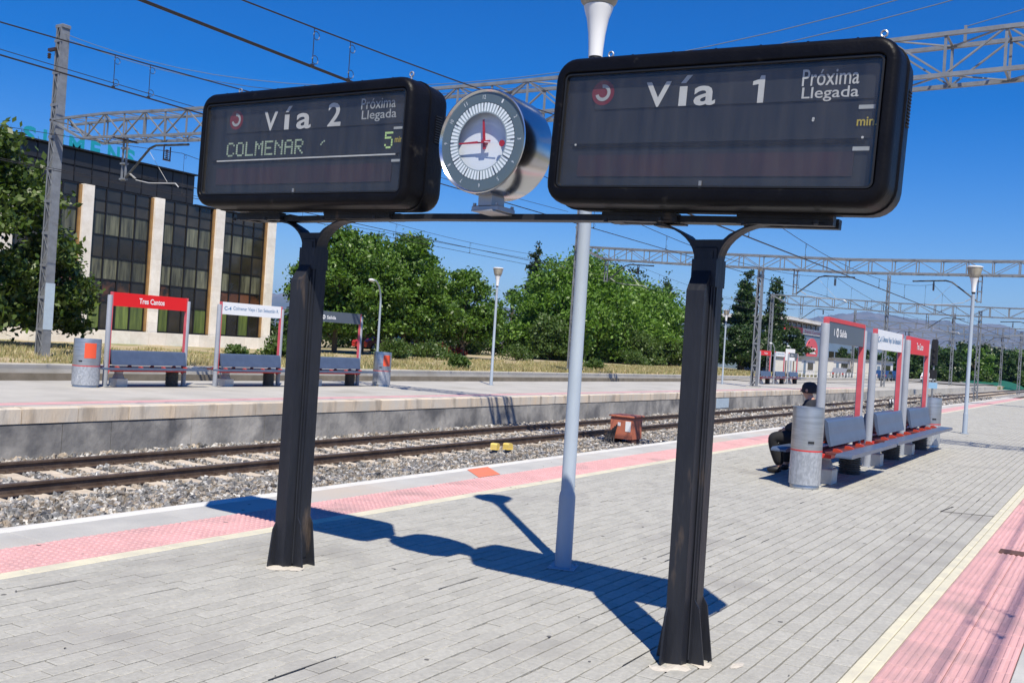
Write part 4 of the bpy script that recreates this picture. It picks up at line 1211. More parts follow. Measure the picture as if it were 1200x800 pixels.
# ------------------------------------------------------------------ overhead line: masts, gantries, wires
def lattice_mast(mb_parent, x, y, zb, h, w0=.42, w1=.30, solid=True, detail=True, m=None):
    """two channels (webs facing +-Y) joined by lacing on the X faces"""
    m = m or M['galv']
    if not detail: w0, w1 = .34, .26
    for s in (-1, 1):
        q = MB()
        p0, p1 = Vector((x, y + s * w0 / 2, zb)), Vector((x, y + s * w1 / 2, zb + h))
        q.bar(p0, p1, .016, w0 * .9 if False else .30, up=(1, 0, 0))
        for e in (-1, 1):
            q.bar(p0 + Vector((e * .15, -s * .03, 0)), p1 + Vector((e * .15, -s * .03, 0)), .07, .012, up=(1, 0, 0))
        q.build("channel", m, mb_parent)
    n = int(h / .55)
    rest = MB()
    for k in range(n):
        z0 = zb + h * k / n; z1 = zb + h * (k + 1) / n
        wa = w0 + (w1 - w0) * k / n - .05; wb = w0 + (w1 - w0) * (k + 1) / n - .05
        for e in (-1, 1):
            s = 1 if (k % 2) else -1
            q = MB() if detail else rest
            q.bar((x + e * .158, y - s * wa / 2, z0), (x + e * .158, y + s * wb / 2, z1), .045, .010, up=(1, 0, 0))
            if detail and e < 0: q.build("lacing_bar", m, mb_parent)
            elif detail: rest.v and None; rest.add(q.v, q.f)
    for k in range(0, n + 1, 2):
        z0 = zb + h * k / n
        rest.box(x - .165, x - .157, y - w0 / 2, y + w0 / 2, z0 - .05, z0 + .05)
    rest.build("lacing", m, mb_parent, kind="stuff")
    MB().box(x - .28, x + .28, y - .32, y + .32, zb - .5, zb + .06).build("footing", M['farconc'], mb_parent)

def interp(pts, y):
    pts = sorted(pts)
    if y <= pts[0][0]:
        (a, b), (c, d) = pts[0], pts[1]
    elif y >= pts[-1][0]:
        (a, b), (c, d) = pts[-2], pts[-1]
    else:
        for (a, b), (c, d) in zip(pts, pts[1:]):
            if a <= y <= c: break
    return b + (d - b) * (y - a) / (c - a)

def gantry(label, X, top, yl, yr, depth_, dx, masts, arms, detail, pitch=1.0, taper=1.8, wbar=.05):
    t = thing("catenary_gantry", label, "overhead line gantry", (X, 0, 0), 0, "gantries spanning the tracks")
    zt = lambda y: interp(top, y)
    def zb(y):
        d = depth_
        if y > yl - taper: d = depth_ * max(0.02, (yl - y) / taper)
        return zt(y) - d
    n = int(round((yl - yr) / pitch)); ys = [yl - (yl - yr) * k / n for k in range(n + 1)]
    br = []
    for e in (-1, 1):
        xx = e * dx / 2
        for f, nm in ((zt, 'top_chord'), (zb, 'bottom_chord')):
            q = MB(); last = None
            step = max(1, n // 12)
            sel = ys[::step]
            if sel[-1] != ys[-1]: sel.append(ys[-1])
            if f is zb: sel = [ys[0], yl - taper] + [v for v in sel if v < yl - taper]
            for a, b in zip(sel, sel[1:]):
                q.bar((xx, a, f(a)), (xx, b, f(b)), .075, .075)
            q.build(nm, M['galv'], t)
        for k in range(n + 1):
            y = ys[k]
            if zt(y) - zb(y) > .15: br.append(((xx, y, zb(y)), (xx, y, zt(y)), wbar))
            if k < n:
                a, b = ys[k], ys[k + 1]
                if k % 2: br.append(((xx, a, zt(a)), (xx, b, zb(b)), wbar))
                else: br.append(((xx, a, zb(a)), (xx, b, zt(b)), wbar))
    for k in range(0, n + 1):
        y = ys[k]
        br.append(((-dx / 2, y, zt(y)), (dx / 2, y, zt(y)), wbar * .8))
        br.append(((-dx / 2, y, zb(y)), (dx / 2, y, zb(y)), wbar * .8))
        if k < n:
            a, b = ys[k], ys[k + 1]; s = 1 if k % 2 else -1
            br.append(((-s * dx / 2, a, zt(a)), (s * dx / 2, b, zt(b)), wbar * .8))
            br.append(((s * dx / 2, a, zb(a)), (-s * dx / 2, b, zb(b)), wbar * .8))
    if detail:
        for a, b, w in br: MB().bar(a, b, w, w * .6).build("brace", M['galv'], t)
    else:
        q = MB()
        for a, b, w in br: q.bar(a, b, w, w * .6)
        q.build("lattice", M['galv'], t)
    for (y, z0, z1, det) in masts:
        lattice_mast(t, 0 if y > yl - .5 else .0, y, z0, z1 - z0, detail=det and detail)
    for (yt, s) in arms:       # track at yt, drop post on side s
        yp = yt + s * 2.1; zc = zb(yp)
        q = MB()
        for e in (-.09, .09): q.bar((0, yp + e, zc + .05), (0, yp + e, zc - 1.35), .05, .05)
        for z in (zc - .3, zc - .8, zc - 1.3): q.bar((0, yp - .12, z), (0, yp + .12, z), .16, .05)
        q.build("drop_post", M['galv'], t)
        q = MB(); q.bar((-.45, yp, zc - .03), (.45, yp, zc - .03), .12, .05); q.build("post_clamp", M['insul'], t)
        za = zc - 1.25
        q = MB()
        q.tube([(0, yp - s * .12, za), (0, yp - s * 1.25, za + .88), (0, yp - s * 1.55, za + .96), (0, yp - s * 3.1, za + .90)], .038, 8)
        q.build("cantilever_arm", M['armgrey'], t)
        q = MB()
        for k in range(5):
            q.lathe([(.025, -.03), (.075, -.015), (.03, .012)], 12, (0, yp - s * 2.1, za + .78 - k * .06))
        q.bar((-.12, yp - s * 2.1, za + .90), (-.12, yp - s * 2.1, za + .46), .03); q.bar((.12, yp - s * 2.1, za + .90), (.12, yp - s * 2.1, za + .46), .03)
        q.bar((-.13, yp - s * 2.1, za + .47), (.13, yp - s * 2.1, za + .47), .05)
        q.build("insulator", M['insul'], t)
        q = MB()
        for k in range(5):
            c = Vector((0, yp - s * (.35 + .06 * k), za + .10 - .035 * k)); 
            q.lathe([(.02, -.02), (.055, 0), (.02, .02)], 8, c)
        q.tube([(0, yp - s * .65, za - .10), (0, yp - s * 1.3, za - .22), (0, yp - s * 2.6, za - .28), (0, yp - s * 2.75, za - .40)], .018, 6)
        q.tube([(0, yp - s * 1.2, za + .82), (0, yp - s * 2.2, za - .22)], .007, 4)
        q.build("steady_arm", M['insulw'], t)
    return t

g0 = gantry("nearest steel lattice gantry, crossing behind the boards from the lattice mast at the left", 19.5,
       [(31.4, 8.14), (28.7, 8.16), (23.9, 7.95), (15, 7.78), (11.5, 7.70), (3.9, 7.74), (1.8, 7.78), (-6, 7.8)], 31.2, -6, .76, .80,
       [(31.45, -.1, 11.5, True), (-6.0, -1.2, 11.3, False)], [(25.5, 1), (12.98, 1), (8.15, -1)], True)
q = MB(); q.cbox(-.16, .16, 31.25, 31.66, 11.4, 11.52, .02); q.build("mast_cap", M['galv'], g0)
q = MB(); q.box(-.17, .17, 31.22, 31.24, 1.0, 2.6); q.build("repainted_patch", M['galvpale'], g0)
q = MB(); q.box(-.24, -.14, 31.5, 31.9, 10.6, 10.7); q.lathe([(.03, 0), (.07, .03), (.04, .06), (.07, .09), (.04, .12), (.07, .15), (.03, .2)], 10, (-.2, 31.85, 10.35)); q.build("bracket_insulator", M['insul'], g0)
q = MB(); q.bar((0, 2.78, 7.7), (0, 2.78, 8.0), .05); q.build("stub_post", M['galv'], g0)
gantry("second lattice gantry down the line, its mast hidden behind the near lamp post", 52.0,
       [(28.6, 7.74), (21.0, 7.38), (12.1, 7.05), (4.2, 7.01), (-6, 7.1)], 28.5, -6, .68, .75,
       [(28.5, -.1, 10.6, True), (17.0, 0, 6.6, False), (-6, -1.2, 9.5, False)], [(24.4, 1), (12.98, 1), (8.15, -1)], True, pitch=1.15)
gantry("third lattice gantry down the line, with grey masts between the tracks", 94.0,
       [(29.3, 8.0), (17.1, 7.5), (7.4, 7.35), (-8, 7.5)], 29.5, -8, .85, .8,
       [(29.4, -.2, 8.0, False), (18.6, -.3, 10.0, False), (10.75, -.85, 7.0, False), (-8, -1.2, 9, False)], [(24.4, 1), (12.98, 1), (8.15, -1)], False, pitch=1.5, wbar=.07)
gantry("fourth lattice gantry, small against the mountains", 136.0, [(31, 7.8), (17.1, 7.4), (-8, 7.5)], 31, -8, .9, .8,
       [(31, -.2, 9.0, False), (18.6, -.3, 9.0, False), (10.75, -.85, 7.0, False), (-8, -1.2, 9, False)], [(24.4, 1), (12.98, 1), (8.15, -1)], False, pitch=2.0, wbar=.08)
gantry("fifth lattice gantry, farther still down the line", 176.0, [(31, 7.9), (-8, 7.5)], 31, -8, .9, .8,
       [(31, -.2, 8.6, False), (16.6, -.3, 9.0, False), (-8, -1.2, 9, False)], [(24.4, 1), (12.98, 1), (8.15, -1)], False, pitch=2.2, wbar=.09)
gantry("last lattice gantry visible, nearly lost before the trees", 222.0, [(31, 8.0), (-8, 7.6)], 31, -8, .9, .8,
       [(31, -.2, 8.6, False), (16.6, -.3, 9.0, False), (-8, -1.2, 9, False)], [(24.4, 1), (12.98, 1), (8.15, -1)], False, pitch=2.6, wbar=.10)

sup = [-18.0, 19.5, 52.0, 94.0, 136.0, 176.0, 222.0]
def cat_line(y, zc, zm, zsup, lab, r=.012, dbl=False):
    """contact wire and messenger of one track; both hang from the gantries"""
    t = thing("contact_wire", lab[0], "overhead wire", (0, 0, 0))
    q = MB(); xs = [sup[0]] + sup[1:]
    for k in ((-.02, .02) if dbl else (0,)):
        q.tube([(x, y + k + (.15 if i % 2 else -.15) * 0, zc) for i, x in enumerate(xs)], r, 6)
    q.build("wire", M['wire'], t)
    t2 = thing("messenger_wire", lab[1], "overhead wire", (0, 0, 0))
    def zmf(x):
        for a, b in zip(sup, sup[1:]):
            if a <= x <= b:
                u = (x - (a + b) / 2) / ((b - a) / 2); return zm + (zsup - zm) * u * u
        return zsup
    q = MB(); q.tube([(x, y, zmf(x)) for x in np.arange(sup[0], sup[-1] + .1, 1.25)], r * .85, 6)
    q.build("wire", M['wire'], t2)
    xs = [lab[2], lab[2] + .62] + [x for x in np.arange(lab[2] + 5.2, 130, 5.2)]
    for x in xs:
        q = MB(); z1 = zmf(x)
        q.tube([(x, y, zc), (x, y, z1)], .0055, 5)
        n = 8
        for zz in (zc + .09, z1 - .08):
            q.tube([(x + .05 * math.sin(2 * math.pi * k / n) + .04, y, zz + .05 * math.cos(2 * math.pi * k / n)) for k in range(n + 1)], .005, 4)
        q.box(x - .02, x + .02, y - .015, y + .015, zc - .01, zc + .03)
        q.build("dropper", M['wire'], t2)
cat_line(8.15, 4.62, 4.93, 5.85, ("thick doubled wire over the hidden near track, entering at the sky's top left", "upper wire over the hidden near track, passing above the clock", 8.15), .0105, True)
cat_line(12.98, 4.99, 5.33, 6.15, ("lower wire over the visible track, crossing the mast at the left", "upper wire over the visible track, reaching the left board's top edge", 8.9), .012)
cat_line(24.8, 5.45, 5.92, 6.75, ("thin contact wire over the back track behind the far platform", "thin messenger wire over the back track behind the far platform", 9.2), .010)
cat_line(-1.66, 4.62, 5.04, 5.9, ("doubled contact wire of the right-hand track, seen only by its shadow on the pink tiles", "messenger wire of the right-hand track, seen only by its ladder-like shadow", 4.1), .012, True)
def span(name, label, a, b, sag, r, m, cat="cable", n=24, beads=False):
    q = MB(); a = Vector(a); b = Vector(b); pts = []
    for k in range(n + 1):
        u = k / n; p = a.lerp(b, u); p.z -= sag * 4 * u * (1 - u); pts.append(p)
    q.tube(pts, r, 5)
    o = q.build(name, m); tag(o, label, cat); return o
span("feeder_cable", "upper of two thin grey cables sagging from the left mast top behind the boards", (19.5, 31.3, 11.20), (19.5, -6, 11.2), 3.25, .010, M['cable'])
span("feeder_cable", "lower of two thin grey cables sagging from the left mast top behind the boards", (19.6, 31.3, 11.05), (19.6, -6, 10.9), 3.25, .010, M['cable'])
span("feeder_cable", "grey cable tied to the gantry stub post at the top right corner", (19.5, 2.78, 7.98), (19.5, -6, 10.2), .1, .009, M['cable'])
span("signal_wire", "thin wire on the left mast's bracket, between the two black overhead wires", (-18, 31.9, 10.8), (52, 29.4, 9.9), .5, .014, M['wire'])
span("signal_wire", "thin wire crossing the dark glass building front below the gantry", (-18, 30.9, 6.6), (52, 28.8, 6.5), .25, .010, M['wire'])
span("signal_wire", "thin wire stretched low over the far trees behind the back track", (19.5, 26.6, 6.1), (94, 27.2, 6.6), .3, .014, M['wire'], n=30)

# ------------------------------------------------------------------ signal, curved street lamps, small signs
t = thing("rail_signal", "black-headed railway signal on a thin post beyond the last bench", "railway signal", (70, 10.65, -.86))
MB().lathe([(.06, 0), (.06, 3.0)], 10).build("post", M['galv'], t)
q = MB(); q.prism([(-.2 + .2 * 0, 2.75), (.2, 2.75), (.2, 4.35), (.14, 4.5), (-.14, 4.5), (-.2, 4.35)], -.12, .12, 'yz'); q.build("signal_head", M['black'], t)
for k in range(3):
    MB().lathe([(.085, -.16), (.085, 0)], 12, (-.12, 0, 3.05 + k * .42), axis='z').build("lens_hood", M['black'], t)
q = MB(); q.prism([(-.22, 1.85), (.22, 1.85), (.22, 2.45), (-.22, 2.45)], -.06, .06, 'yz'); q.build("lower_head", M['black'], t)
q = MB(); q.box(-.06, -.04, -.3, .3, 1.2, 1.6); q.build("pale_plate", M['bluesign'], t)

def hook_lamp(label, x, y, h, reach, rz, zb=0.0, group="curved street lamps"):
    t = thing("street_lamp", label, "street lamp", (x, y, zb), rz, group)
    pts = [(0, 0, 0), (0, 0, h * .72)]
    for k in range(1, 9):
        a = rad(90 * k / 8 * 1.15)
        pts.append((reach * .62 * (1 - math.cos(a)), 0, h * .72 + h * .26 * math.sin(a)))
    rs = [.065, .05] + [.045 - .002 * k for k in range(8)]
    MB().tube(pts, rs, 10).build("pole", M['pole'], t, smooth=50)
    e = pts[-1]
    q = MB(); n = 12
    q.lathe([(.02, -.30), (.10, -.2), (.13, 0), (.12, .16), (.05, .30), (.01, .33)], 14, (0, 0, 0), axis='y')
    q.v = [(e[0] + .22 + v[1], v[0], e[2] + v[2] * .55) for v in q.v]
    q.build("lantern", M['lampwhite'], t, smooth=60)
    return t
hook_lamp("curved street lamp rising just behind the litter bin right of the far benches", 35.5, 30.0, 4.05, 2.0, rad(205), .1)
hook_lamp("curved street lamp over the distant red bench sign", 86.0, 26.4, 3.3, 3.6, rad(190), -.2)
hook_lamp("curved street lamp over the distant grey bench sign", 90.6, 26.2, 3.2, 3.9, rad(190), -.2)
t = thing("flood_mast", "slim white mast with a flared cap at the building's right corner", "mast", (57, 56, 0))
MB().tube([(0, 0, 0), (0, 0, 5.2), (0, 0, 6.0), (0, 0, 7.9)], [.22, .20, .07, .03], 10).build("pole", M['lampwhite'], t)
MB().lathe([(.07, 0), (.26, -.75), (.22, -.9)], 14, (0, 0, 5.9)).build("cap", M['lampwhite'], t)

# ------------------------------------------------------------------ glass office block (left)
YB = 48.0
bd = thing("glass_office", "dark glass office block with pale stone piers behind the left lattice mast", "office building", (29.0, YB, 0))
pier_x = [27.4, 31.85, 36.45, 40.98, 45.33]         # pier centres (world X)
pw = .64
X0b, X1b = 8.0, 45.75
def bx(a): return a - 29.0
MB().box(bx(X0b), bx(X1b), .30, 14, 0, 8.70).build("core_wall", M['mullion'], bd)
MB().box(bx(X0b), bx(39.05), .32, 14, 8.70, 10.48).build("upper_wall", M['mullion'], bd)
MB().box(bx(X0b), bx(39.1), -.02, 14.05, 10.482, 10.56).build("roof_edge", M['mullion'], bd)
MB().box(bx(39.1), bx(X1b + .05), .1, 14.05, 8.702, 8.78).build("roof_edge", M['mullion'], bd)
rowz = [.90, 2.42, 3.66, 4.88, 6.12, 7.35, 8.02, 8.70]      # window rows
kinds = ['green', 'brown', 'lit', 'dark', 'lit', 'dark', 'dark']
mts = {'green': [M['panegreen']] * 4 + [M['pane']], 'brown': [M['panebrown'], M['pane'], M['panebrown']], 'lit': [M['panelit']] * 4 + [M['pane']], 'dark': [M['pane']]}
unit = MB().box(-.5, .5, 0, .02, -.5, .5)
pm = {}
def pane(x0, x1, z0, z1, m, y):
    if m.name not in pm:
        me = as_mesh(unit, "glass_pane", m); pm[m.name] = me
    o = link("glass_pane", pm[m.name], bd, (bx((x0 + x1) / 2), y, (z0 + z1) / 2))
    o.scale = (x1 - x0 - .085, 1, z1 - z0 - .085)
    o.rotation_euler = (rad(random.uniform(-.35, .35)), 0, rad(random.uniform(-.35, .35)))
piers_all = [pier_x[0] - 4.5 * k for k in (4, 3, 2, 1)] + pier_x
for i in range(len(piers_all) - 1):
    a = piers_all[i] + pw / 2; b = piers_all[i + 1] - pw / 2 - .17
    if b < 12: continue
    n = 4
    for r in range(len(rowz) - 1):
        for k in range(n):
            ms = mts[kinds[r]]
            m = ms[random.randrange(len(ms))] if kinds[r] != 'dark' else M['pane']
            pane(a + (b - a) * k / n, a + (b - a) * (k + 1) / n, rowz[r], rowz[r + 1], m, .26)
    MB().box(bx(b + .02), bx(b + .165), .10, .27, .90, 8.68).build("gold_reflection_strip", M['goldrefl'], bd)  # added strip coloured as the pier's mirror image in the glazing
    for k in range(n + 1):
        xx = a + (b - a) * k / n
        MB().box(bx(xx) - .035, bx(xx) + .035, .20, .297, .90, 8.68).build("mullion", M['mullion'], bd)
    q = MB()
    for z in rowz: q.box(bx(a), bx(b), .225, .299, z - .035, z + .035)
    q.build("transoms", M['mullion'], bd)
# parapet panels
xs = np.arange(12.0, 39.0, 1.06)
for r, (z0, z1) in enumerate(((8.74, 9.60), (9.62, 10.46))):
    for x in xs:
        pane(x, min(x + 1.06, 39.05), z0, z1, M['panepar'], .26)
for x in xs: MB().box(bx(x) - .025, bx(x) + .025, .235, .30, 8.72, 10.47).build("mullion", M['mullion'], bd)
blk_m = as_mesh(MB().cbox(-pw / 2, pw / 2, .10, .42, .006, .614, .006), "stone_block", M['trav'])
for px_ in piers_all:
    if px_ < 20: continue
    for k in range(13):
        link("stone_block", blk_m, bd, (bx(px_), -.14, .84 + k * .605))
bs = as_mesh(MB().cbox(.006, 1.194, -.02, .40, -1.2, -.01, .006), "plinth_slab", M['trav'])
for k in range(30):
    x = 10.6 + k * 1.2
    o = link("plinth_slab", bs, bd, (bx(x), -.60, .86))
MB().box(bx(46.61), bx(48.4), -.55, -.2, -.3, .55).build("plinth_return", M['trav'], bd)
# teal roof letters
rl = thing("roof_letters", "row of big teal letters SIEMENS standing on the dark building's roof edge", "roof sign", (0.6, YB + 1.1, 10.60))
word = "SIEMENS"; xc = [28.3, 29.15, 29.95, 31.0, 32.15, 33.3, 34.35]; wl = [.72, .20, .62, .92, .62, .78, .70]
for ch, x, w in zip(word, xc, wl):
    o = text(ch, x - w / 2, x + w / 2, -.22, .72, 0, M['teal'], rl, name="letter", bold=.04, thick=.10)
q = MB()
for x in xc: q.bar((x, .02, -.12), (x, .02, .04), .05)
q.build("letter_feet", M['mullion'], rl)

# ------------------------------------------------------------------ right-hand background: clad building, sheds, cars
ob = thing("clad_building", "blue-grey clad building with a white roof slab and a red and white band, right background", "building", (134, 40, -.6))
MB().box(0, 22.0, 0, 16, 0, 7.0).build("wall", M['officewall'], ob)
MB().box(22.0, 44, .6, 16, 0, 5.9).build("wall", M['officewall'], ob)
MB().box(-.5, 23.5, -.9, 17, 7.95, 8.4).build("roof_slab", M['whitewall'], ob)
MB().box(.3, 21.5, .8, 15, 7.0, 7.95).build("clerestory", M['pane'], ob)
for k in range(8): MB().box(.5 + k * 2.7, .75 + k * 2.7, .7, .79, 7.0, 7.95).build("mullion", M['whitewall'], ob)
MB().box(-.2, 8.8, -.15, -.003, 6.35, 7.15).build("red_band", M['redpaint'], ob)
MB().box(8.82, 21.8, -.15, -.003, 6.3, 7.15).build("white_band", M['whitewall'], ob)
text("Renfe Cercanías", 10, 20, 6.5, 6.95, -.16, M['logopink'], ob, bold=.01)
n = 24; q = MB(); q.prism([(14.6 + 2.6 * math.cos(2 * math.pi * k / n) * 1.25, 3.9 + 1.9 * math.sin(2 * math.pi * k / n)) for k in range(n)], -.12, -.003, 'xz'); q.build("round_logo", M['logopink'], ob)
for z in (3.5, 4.1): 
    MB().box(13.0, 16.6, -.16, -.125, z, z + .28).build("logo_stripe", M['white'], ob)
for k in range(5):
    x = 1.2 + k * 4.2
    f_ = MB().box(x, x + 3.4, -.06, -.002, 1.0, 2.4).build("window", M['pane'], ob)
    MB().box(x - .08, x + 3.48, -.10, -.062, .9, 1.0).build("sill", M['whitewall'], f_)
for k in range(5):
    x = 23.5 + k * 4.0
    MB().box(x, x + 3.0, .50, .598, 2.4, 4.2).build("window", M['pane'], ob)
MB().box(18, 40, -3.0, .5, 2.55, 2.85).build("canopy", M['whitewall'], ob)
for k in range(5): MB().box(18.5 + k * 5, 18.7 + k * 5, -2.8, -2.6, 0, 2.55).build("canopy_post", M['galv'], ob)
def shed(label, x, y, w, d, h, z=-.3, m=None):
    t = thing("white_shed", label, "shed", (x, y, z), 0, "low white sheds by the car park")
    MB().box(0, w, 0, d, 0, h).build("wall", m or M['whitewall'], t)
    MB().box(-.2, w + .2, -.25, d + .2, h + .003, h + .16).build("roof", M['galv'], t)
    MB().box(w * .15, w * .30, -.03, -.003, 0, 2.0 if h > 2.2 else h * .8).build("door", M['officewall'], t)
    MB().box(w * .45, w * .85, -.03, -.003, h * .45, h * .8).build("window", M['pane'], t)
shed("low white shed left of the middle near-platform sign", 128, 31.5, 9, 5, 2.5)
shed("low white shed right of the middle near-platform sign", 150, 31.0, 14, 6, 2.7)
shed("small white kiosk behind the person's bench", 106, 29.5, 5.5, 3, 2.3)
def car(label, x, y, m, rz=0.0, z=-.28):
    t = thing("parked_car", label, "car", (x, y, z), rz, "cars parked beyond the tracks")
    prof = [(-2.1, .35), (-2.12, .75), (-1.9, .90), (-1.45, .95), (-.85, 1.40), (.75, 1.42), (1.55, .98), (2.05, .88), (2.15, .6), (2.1, .35)]
    b = MB(); b.prism(prof[::-1], -.82, .82, 'xz'); bo = b.build("body", m, t)
    q = MB()
    for s in (-.825, .825):
        q.prism([(-1.28, .98), (-.80, 1.33), (-.05, 1.35), (-.05, .98)], s - .004, s + .004, 'xz'); q.prism([(.03, .98), (.03, 1.35), (.68, 1.35), (1.25, .98)], s - .004, s + .004, 'xz')
    q.build("window", M['pane'], t)
    for xx in (-1.3, 1.35):
        for s in (-1, 1):
            w = MB(); w.lathe([(.31, -.1), (.33, -.06), (.33, .06), (.31, .1)], 16, (xx, s * .76, .33), axis='y'); wo_ = w.build("wheel", M['tyre'], t)
            r_ = MB(); r_.lathe([(.19, -.105), (.19, .105)], 12, (xx, s * .76, .33), axis='y'); r_.build("rim", M['alu'], wo_)
    for s in (-.55, .55):
        MB().box(2.12, 2.16, s - .18, s + .18, .62, .76).build("headlight", M['white'], t)
        MB().box(-2.15, -2.10, s - .16, s + .16, .68, .82).build("tail_light", M['redpaint'], t)
car("dark blue car parked behind the middle near-platform sign post", 138, 27.2, M['carblue'])
car("second dark blue car parked behind the middle near-platform sign", 145, 27.0, M['carblue'], .1)
car("white car parked just left of the railway signal", 160, 25.0, M['carwhite'])
car("silver car parked by the clad building", 120, 28.5, M['carsilver'])
car("red car glimpsed under the plane trees", 62.5, 53.0, M['carred'], 0.0, .15)
car("dark car glimpsed under the plane trees", 67.5, 53.5, M['carblue'], .05, .15)
t = thing("parking_fence", "low pale railing of thin posts in front of the clad building", "fence", (95, 27.6, -.3))
for k in range(30):
    MB().box(k * 1.5 - .04, k * 1.5 + .04, -.04, .04, 0, .95).build("post", M['lampwhite'], t)
for z in (.5, .9): MB().box(0, 43.5, -.02, .02, z, z + .05).build("rail", M['galv'], t)
t = thing("notice_board", "small white notice board on brown legs at the end of the far platform", "notice board", (74, 21.5, -.1))
MB().box(-.04, .04, -.35, .35, 1.7, 2.6).build("panel", M['white'], t)
for s in (-.3, .3): MB().box(-.03, .03, s - .03, s + .03, 0, 1.7).build("leg", M['rust'], t)
t = thing("buffer_marker", "pair of small white round markers low beside the track beyond the benches", "track marker", (60, 11.3, -.86))
for s in (-.2, .2): MB().lathe([(.12, -.02), (.12, .02)], 12, (s * 2.0, 0, .45), axis='y').build("disc", M['white'], t)
MB().box(-.5, .5, .03, .07, 0, .5).build("stand", M['black'], t)
# green tarpaulin heap
mo = sheet("tarp_heap", M['tarp'], 178, 215, 14.4, 25, 30, 20, lambda X, Y: -.9 + 1.5 * np.clip(np.sin((X - 178) / 37 * 3.14159), 0, 1) ** .6 * np.clip(np.sin((Y - 14.4) / 10.6 * 3.14159), 0, 1) ** .6 + .1 * wav(X, Y, 2), kind=None)
tag(mo, "long green tarpaulin-covered heap beside the tracks at the right edge", "tarpaulin heap")
for (x, y, h) in ((150, 26.5, 5.3), (140, 22.5, 5.4)):
    t = thing("concrete_pole", "slim pale pole before the dark trees, %s" % ("left one" if x == 150 else "right one"), "pole", (x, y, -.3), 0, "pale poles before the far trees")
    MB().lathe([(.13, 0), (.09, h)], 10).build("shaft", M['whitewall'], t); MB().box(-.02, .02, -.4, .4, h, h + .06).build("crossarm", M['galv'], t)
# ------------------------------------------------------------------ vegetation
def leaves(C, size, rng, flat=0.35, asp=.55):
    """one quad per centre, random orientation"""
    n = len(C)
    a = rng.uniform(0, 2 * np.pi, n); z = rng.uniform(-1, 1, n)
    N = np.stack([np.cos(a) * np.sqrt(1 - z * z), np.sin(a) * np.sqrt(1 - z * z), z + flat], -1)
    N /= np.linalg.norm(N, axis=1, keepdims=True)
    T = np.cross(N, rng.normal(size=(n, 3))); T /= np.linalg.norm(T, axis=1, keepdims=True)
    B = np.cross(N, T)
    s = size * rng.uniform(.6, 1.35, (n, 1))
    V = np.stack([C - T * s, C + B * s * asp - T * s * .1, C + T * s, C - B * s * asp + T * s * .1], 1)
    return V.reshape(-1, 3), np.arange(n * 4).reshape(-1, 4)

def tree(name, label, cat, x, y, h, r, m, seed, n=9000, clear=.6, size=.13, shape='round', group=None, zb=.1, blobs=None, trunk_r=.16, droop=0.0, lobes=22, limbs=9, lean=0.0):
    rng = np.random.default_rng(seed)
    t = thing(name, label, cat, (x, y, zb), 0, group)
    cen = []; rr = []
    for k in range(lobes):
        u = (k + .5) / lobes
        a = k * 2.399 + rng.uniform(-.4, .4)
        if shape == 'round':
            zz = clear + (h - clear) * (0.06 + .88 * u)
            prof = math.sin(math.pi * (0.16 + .80 * u) ** .9) ** .65
            d = r * prof * rng.uniform(.42, .98); q = r * rng.uniform(.17, .33) * (1.15 - .5 * u)
        elif shape == 'column':
            zz = clear + (h - clear) * u; prof = (1 - u) ** .55 * min(1, .35 + 3 * u)
            d = r * prof * rng.uniform(.2, .65); q = r * (.50 * prof + .12)
        elif shape == 'cone':
            zz = clear + (h - clear) * u; prof = (1 - u) ** .8
            d = r * prof * rng.uniform(.3, .75); q = r * (.42 * prof + .08)
        else:   # bush
            zz = h * (.1 + .75 * u); prof = math.sqrt(max(.05, 1 - (u * .9) ** 2))
            d = r * prof * rng.uniform(.2, .8); q = r * rng.uniform(.25, .42)
        cen.append((d * math.cos(a) + lean * zz, d * math.sin(a), min(zz, h - q * .55))); rr.append(q)
    cen = np.array(cen); rr = np.array(rr)
    w = rr ** 2.3; w /= w.sum()
    # twig clusters on the lobes' shells, leaves around each cluster
    nc = max(40, n // 16)
    li = rng.choice(lobes, nc, p=w)
    dirs = rng.normal(size=(nc, 3)); dirs /= np.linalg.norm(dirs, axis=1, keepdims=True)
    dirs[:, 2] = np.abs(dirs[:, 2]) * .9 - .25 * (1 - np.abs(dirs[:, 2]))
    rad_ = rng.uniform(.40, 1.18, (nc, 1)) ** .7
    cl = cen[li] + dirs * rr[li][:, None] * rad_ * np.array([1, 1, .85])
    k = rng.integers(0, nc, n)
    sp = rng.normal(size=(n, 3)) * (.075 * r + .10) * np.array([1, 1, .6])
    C = cl[k] + sp
    if droop: C[:, 2] -= droop * rng.uniform(0, 1, n) ** 2
    C[:, 2] = np.maximum(C[:, 2], .08 if shape == 'bush' else clear * .6)
    V, F = leaves(C, size, rng)
    np_mesh("crown", V, F, m, t)
    tb = MB()
    if shape in ('bush',):
        for i in range(4):
            a = i * 1.6; tb.tube([(0, 0, 0), (.3 * r * math.cos(a), .3 * r * math.sin(a), h * .5)], [.05, .02], 5)
    else:
        top = h * (.75 if shape == 'round' else .92)
        tb.tube([(0, 0, -.2), (lean * top * .3 + .05, .03, top * .33), (lean * top * .66 - .04, 0, top * .66), (lean * top, 0, top)], [trunk_r * 1.25, trunk_r, trunk_r * .6, trunk_r * .2], 9)
    t_ = tb.build("trunk", M['bark'], t, smooth=60)
    if limbs and shape == 'round':
        lb = MB()
        sel = rng.choice(lobes, min(limbs, lobes), replace=False)
        for i in sel:
            c = cen[i]; z0 = max(.5, min(c[2] * .45, h * .5))
            s0 = Vector((lean * z0, 0, z0)); e = Vector(c); mid = s0.lerp(e, .5) + Vector((0, 0, .15 * r))
            lb.tube([s0, mid, e], [trunk_r * .5, trunk_r * .33, trunk_r * .10], 6)
        lb.build("limbs", M['bark'], t, smooth=60)
    return t

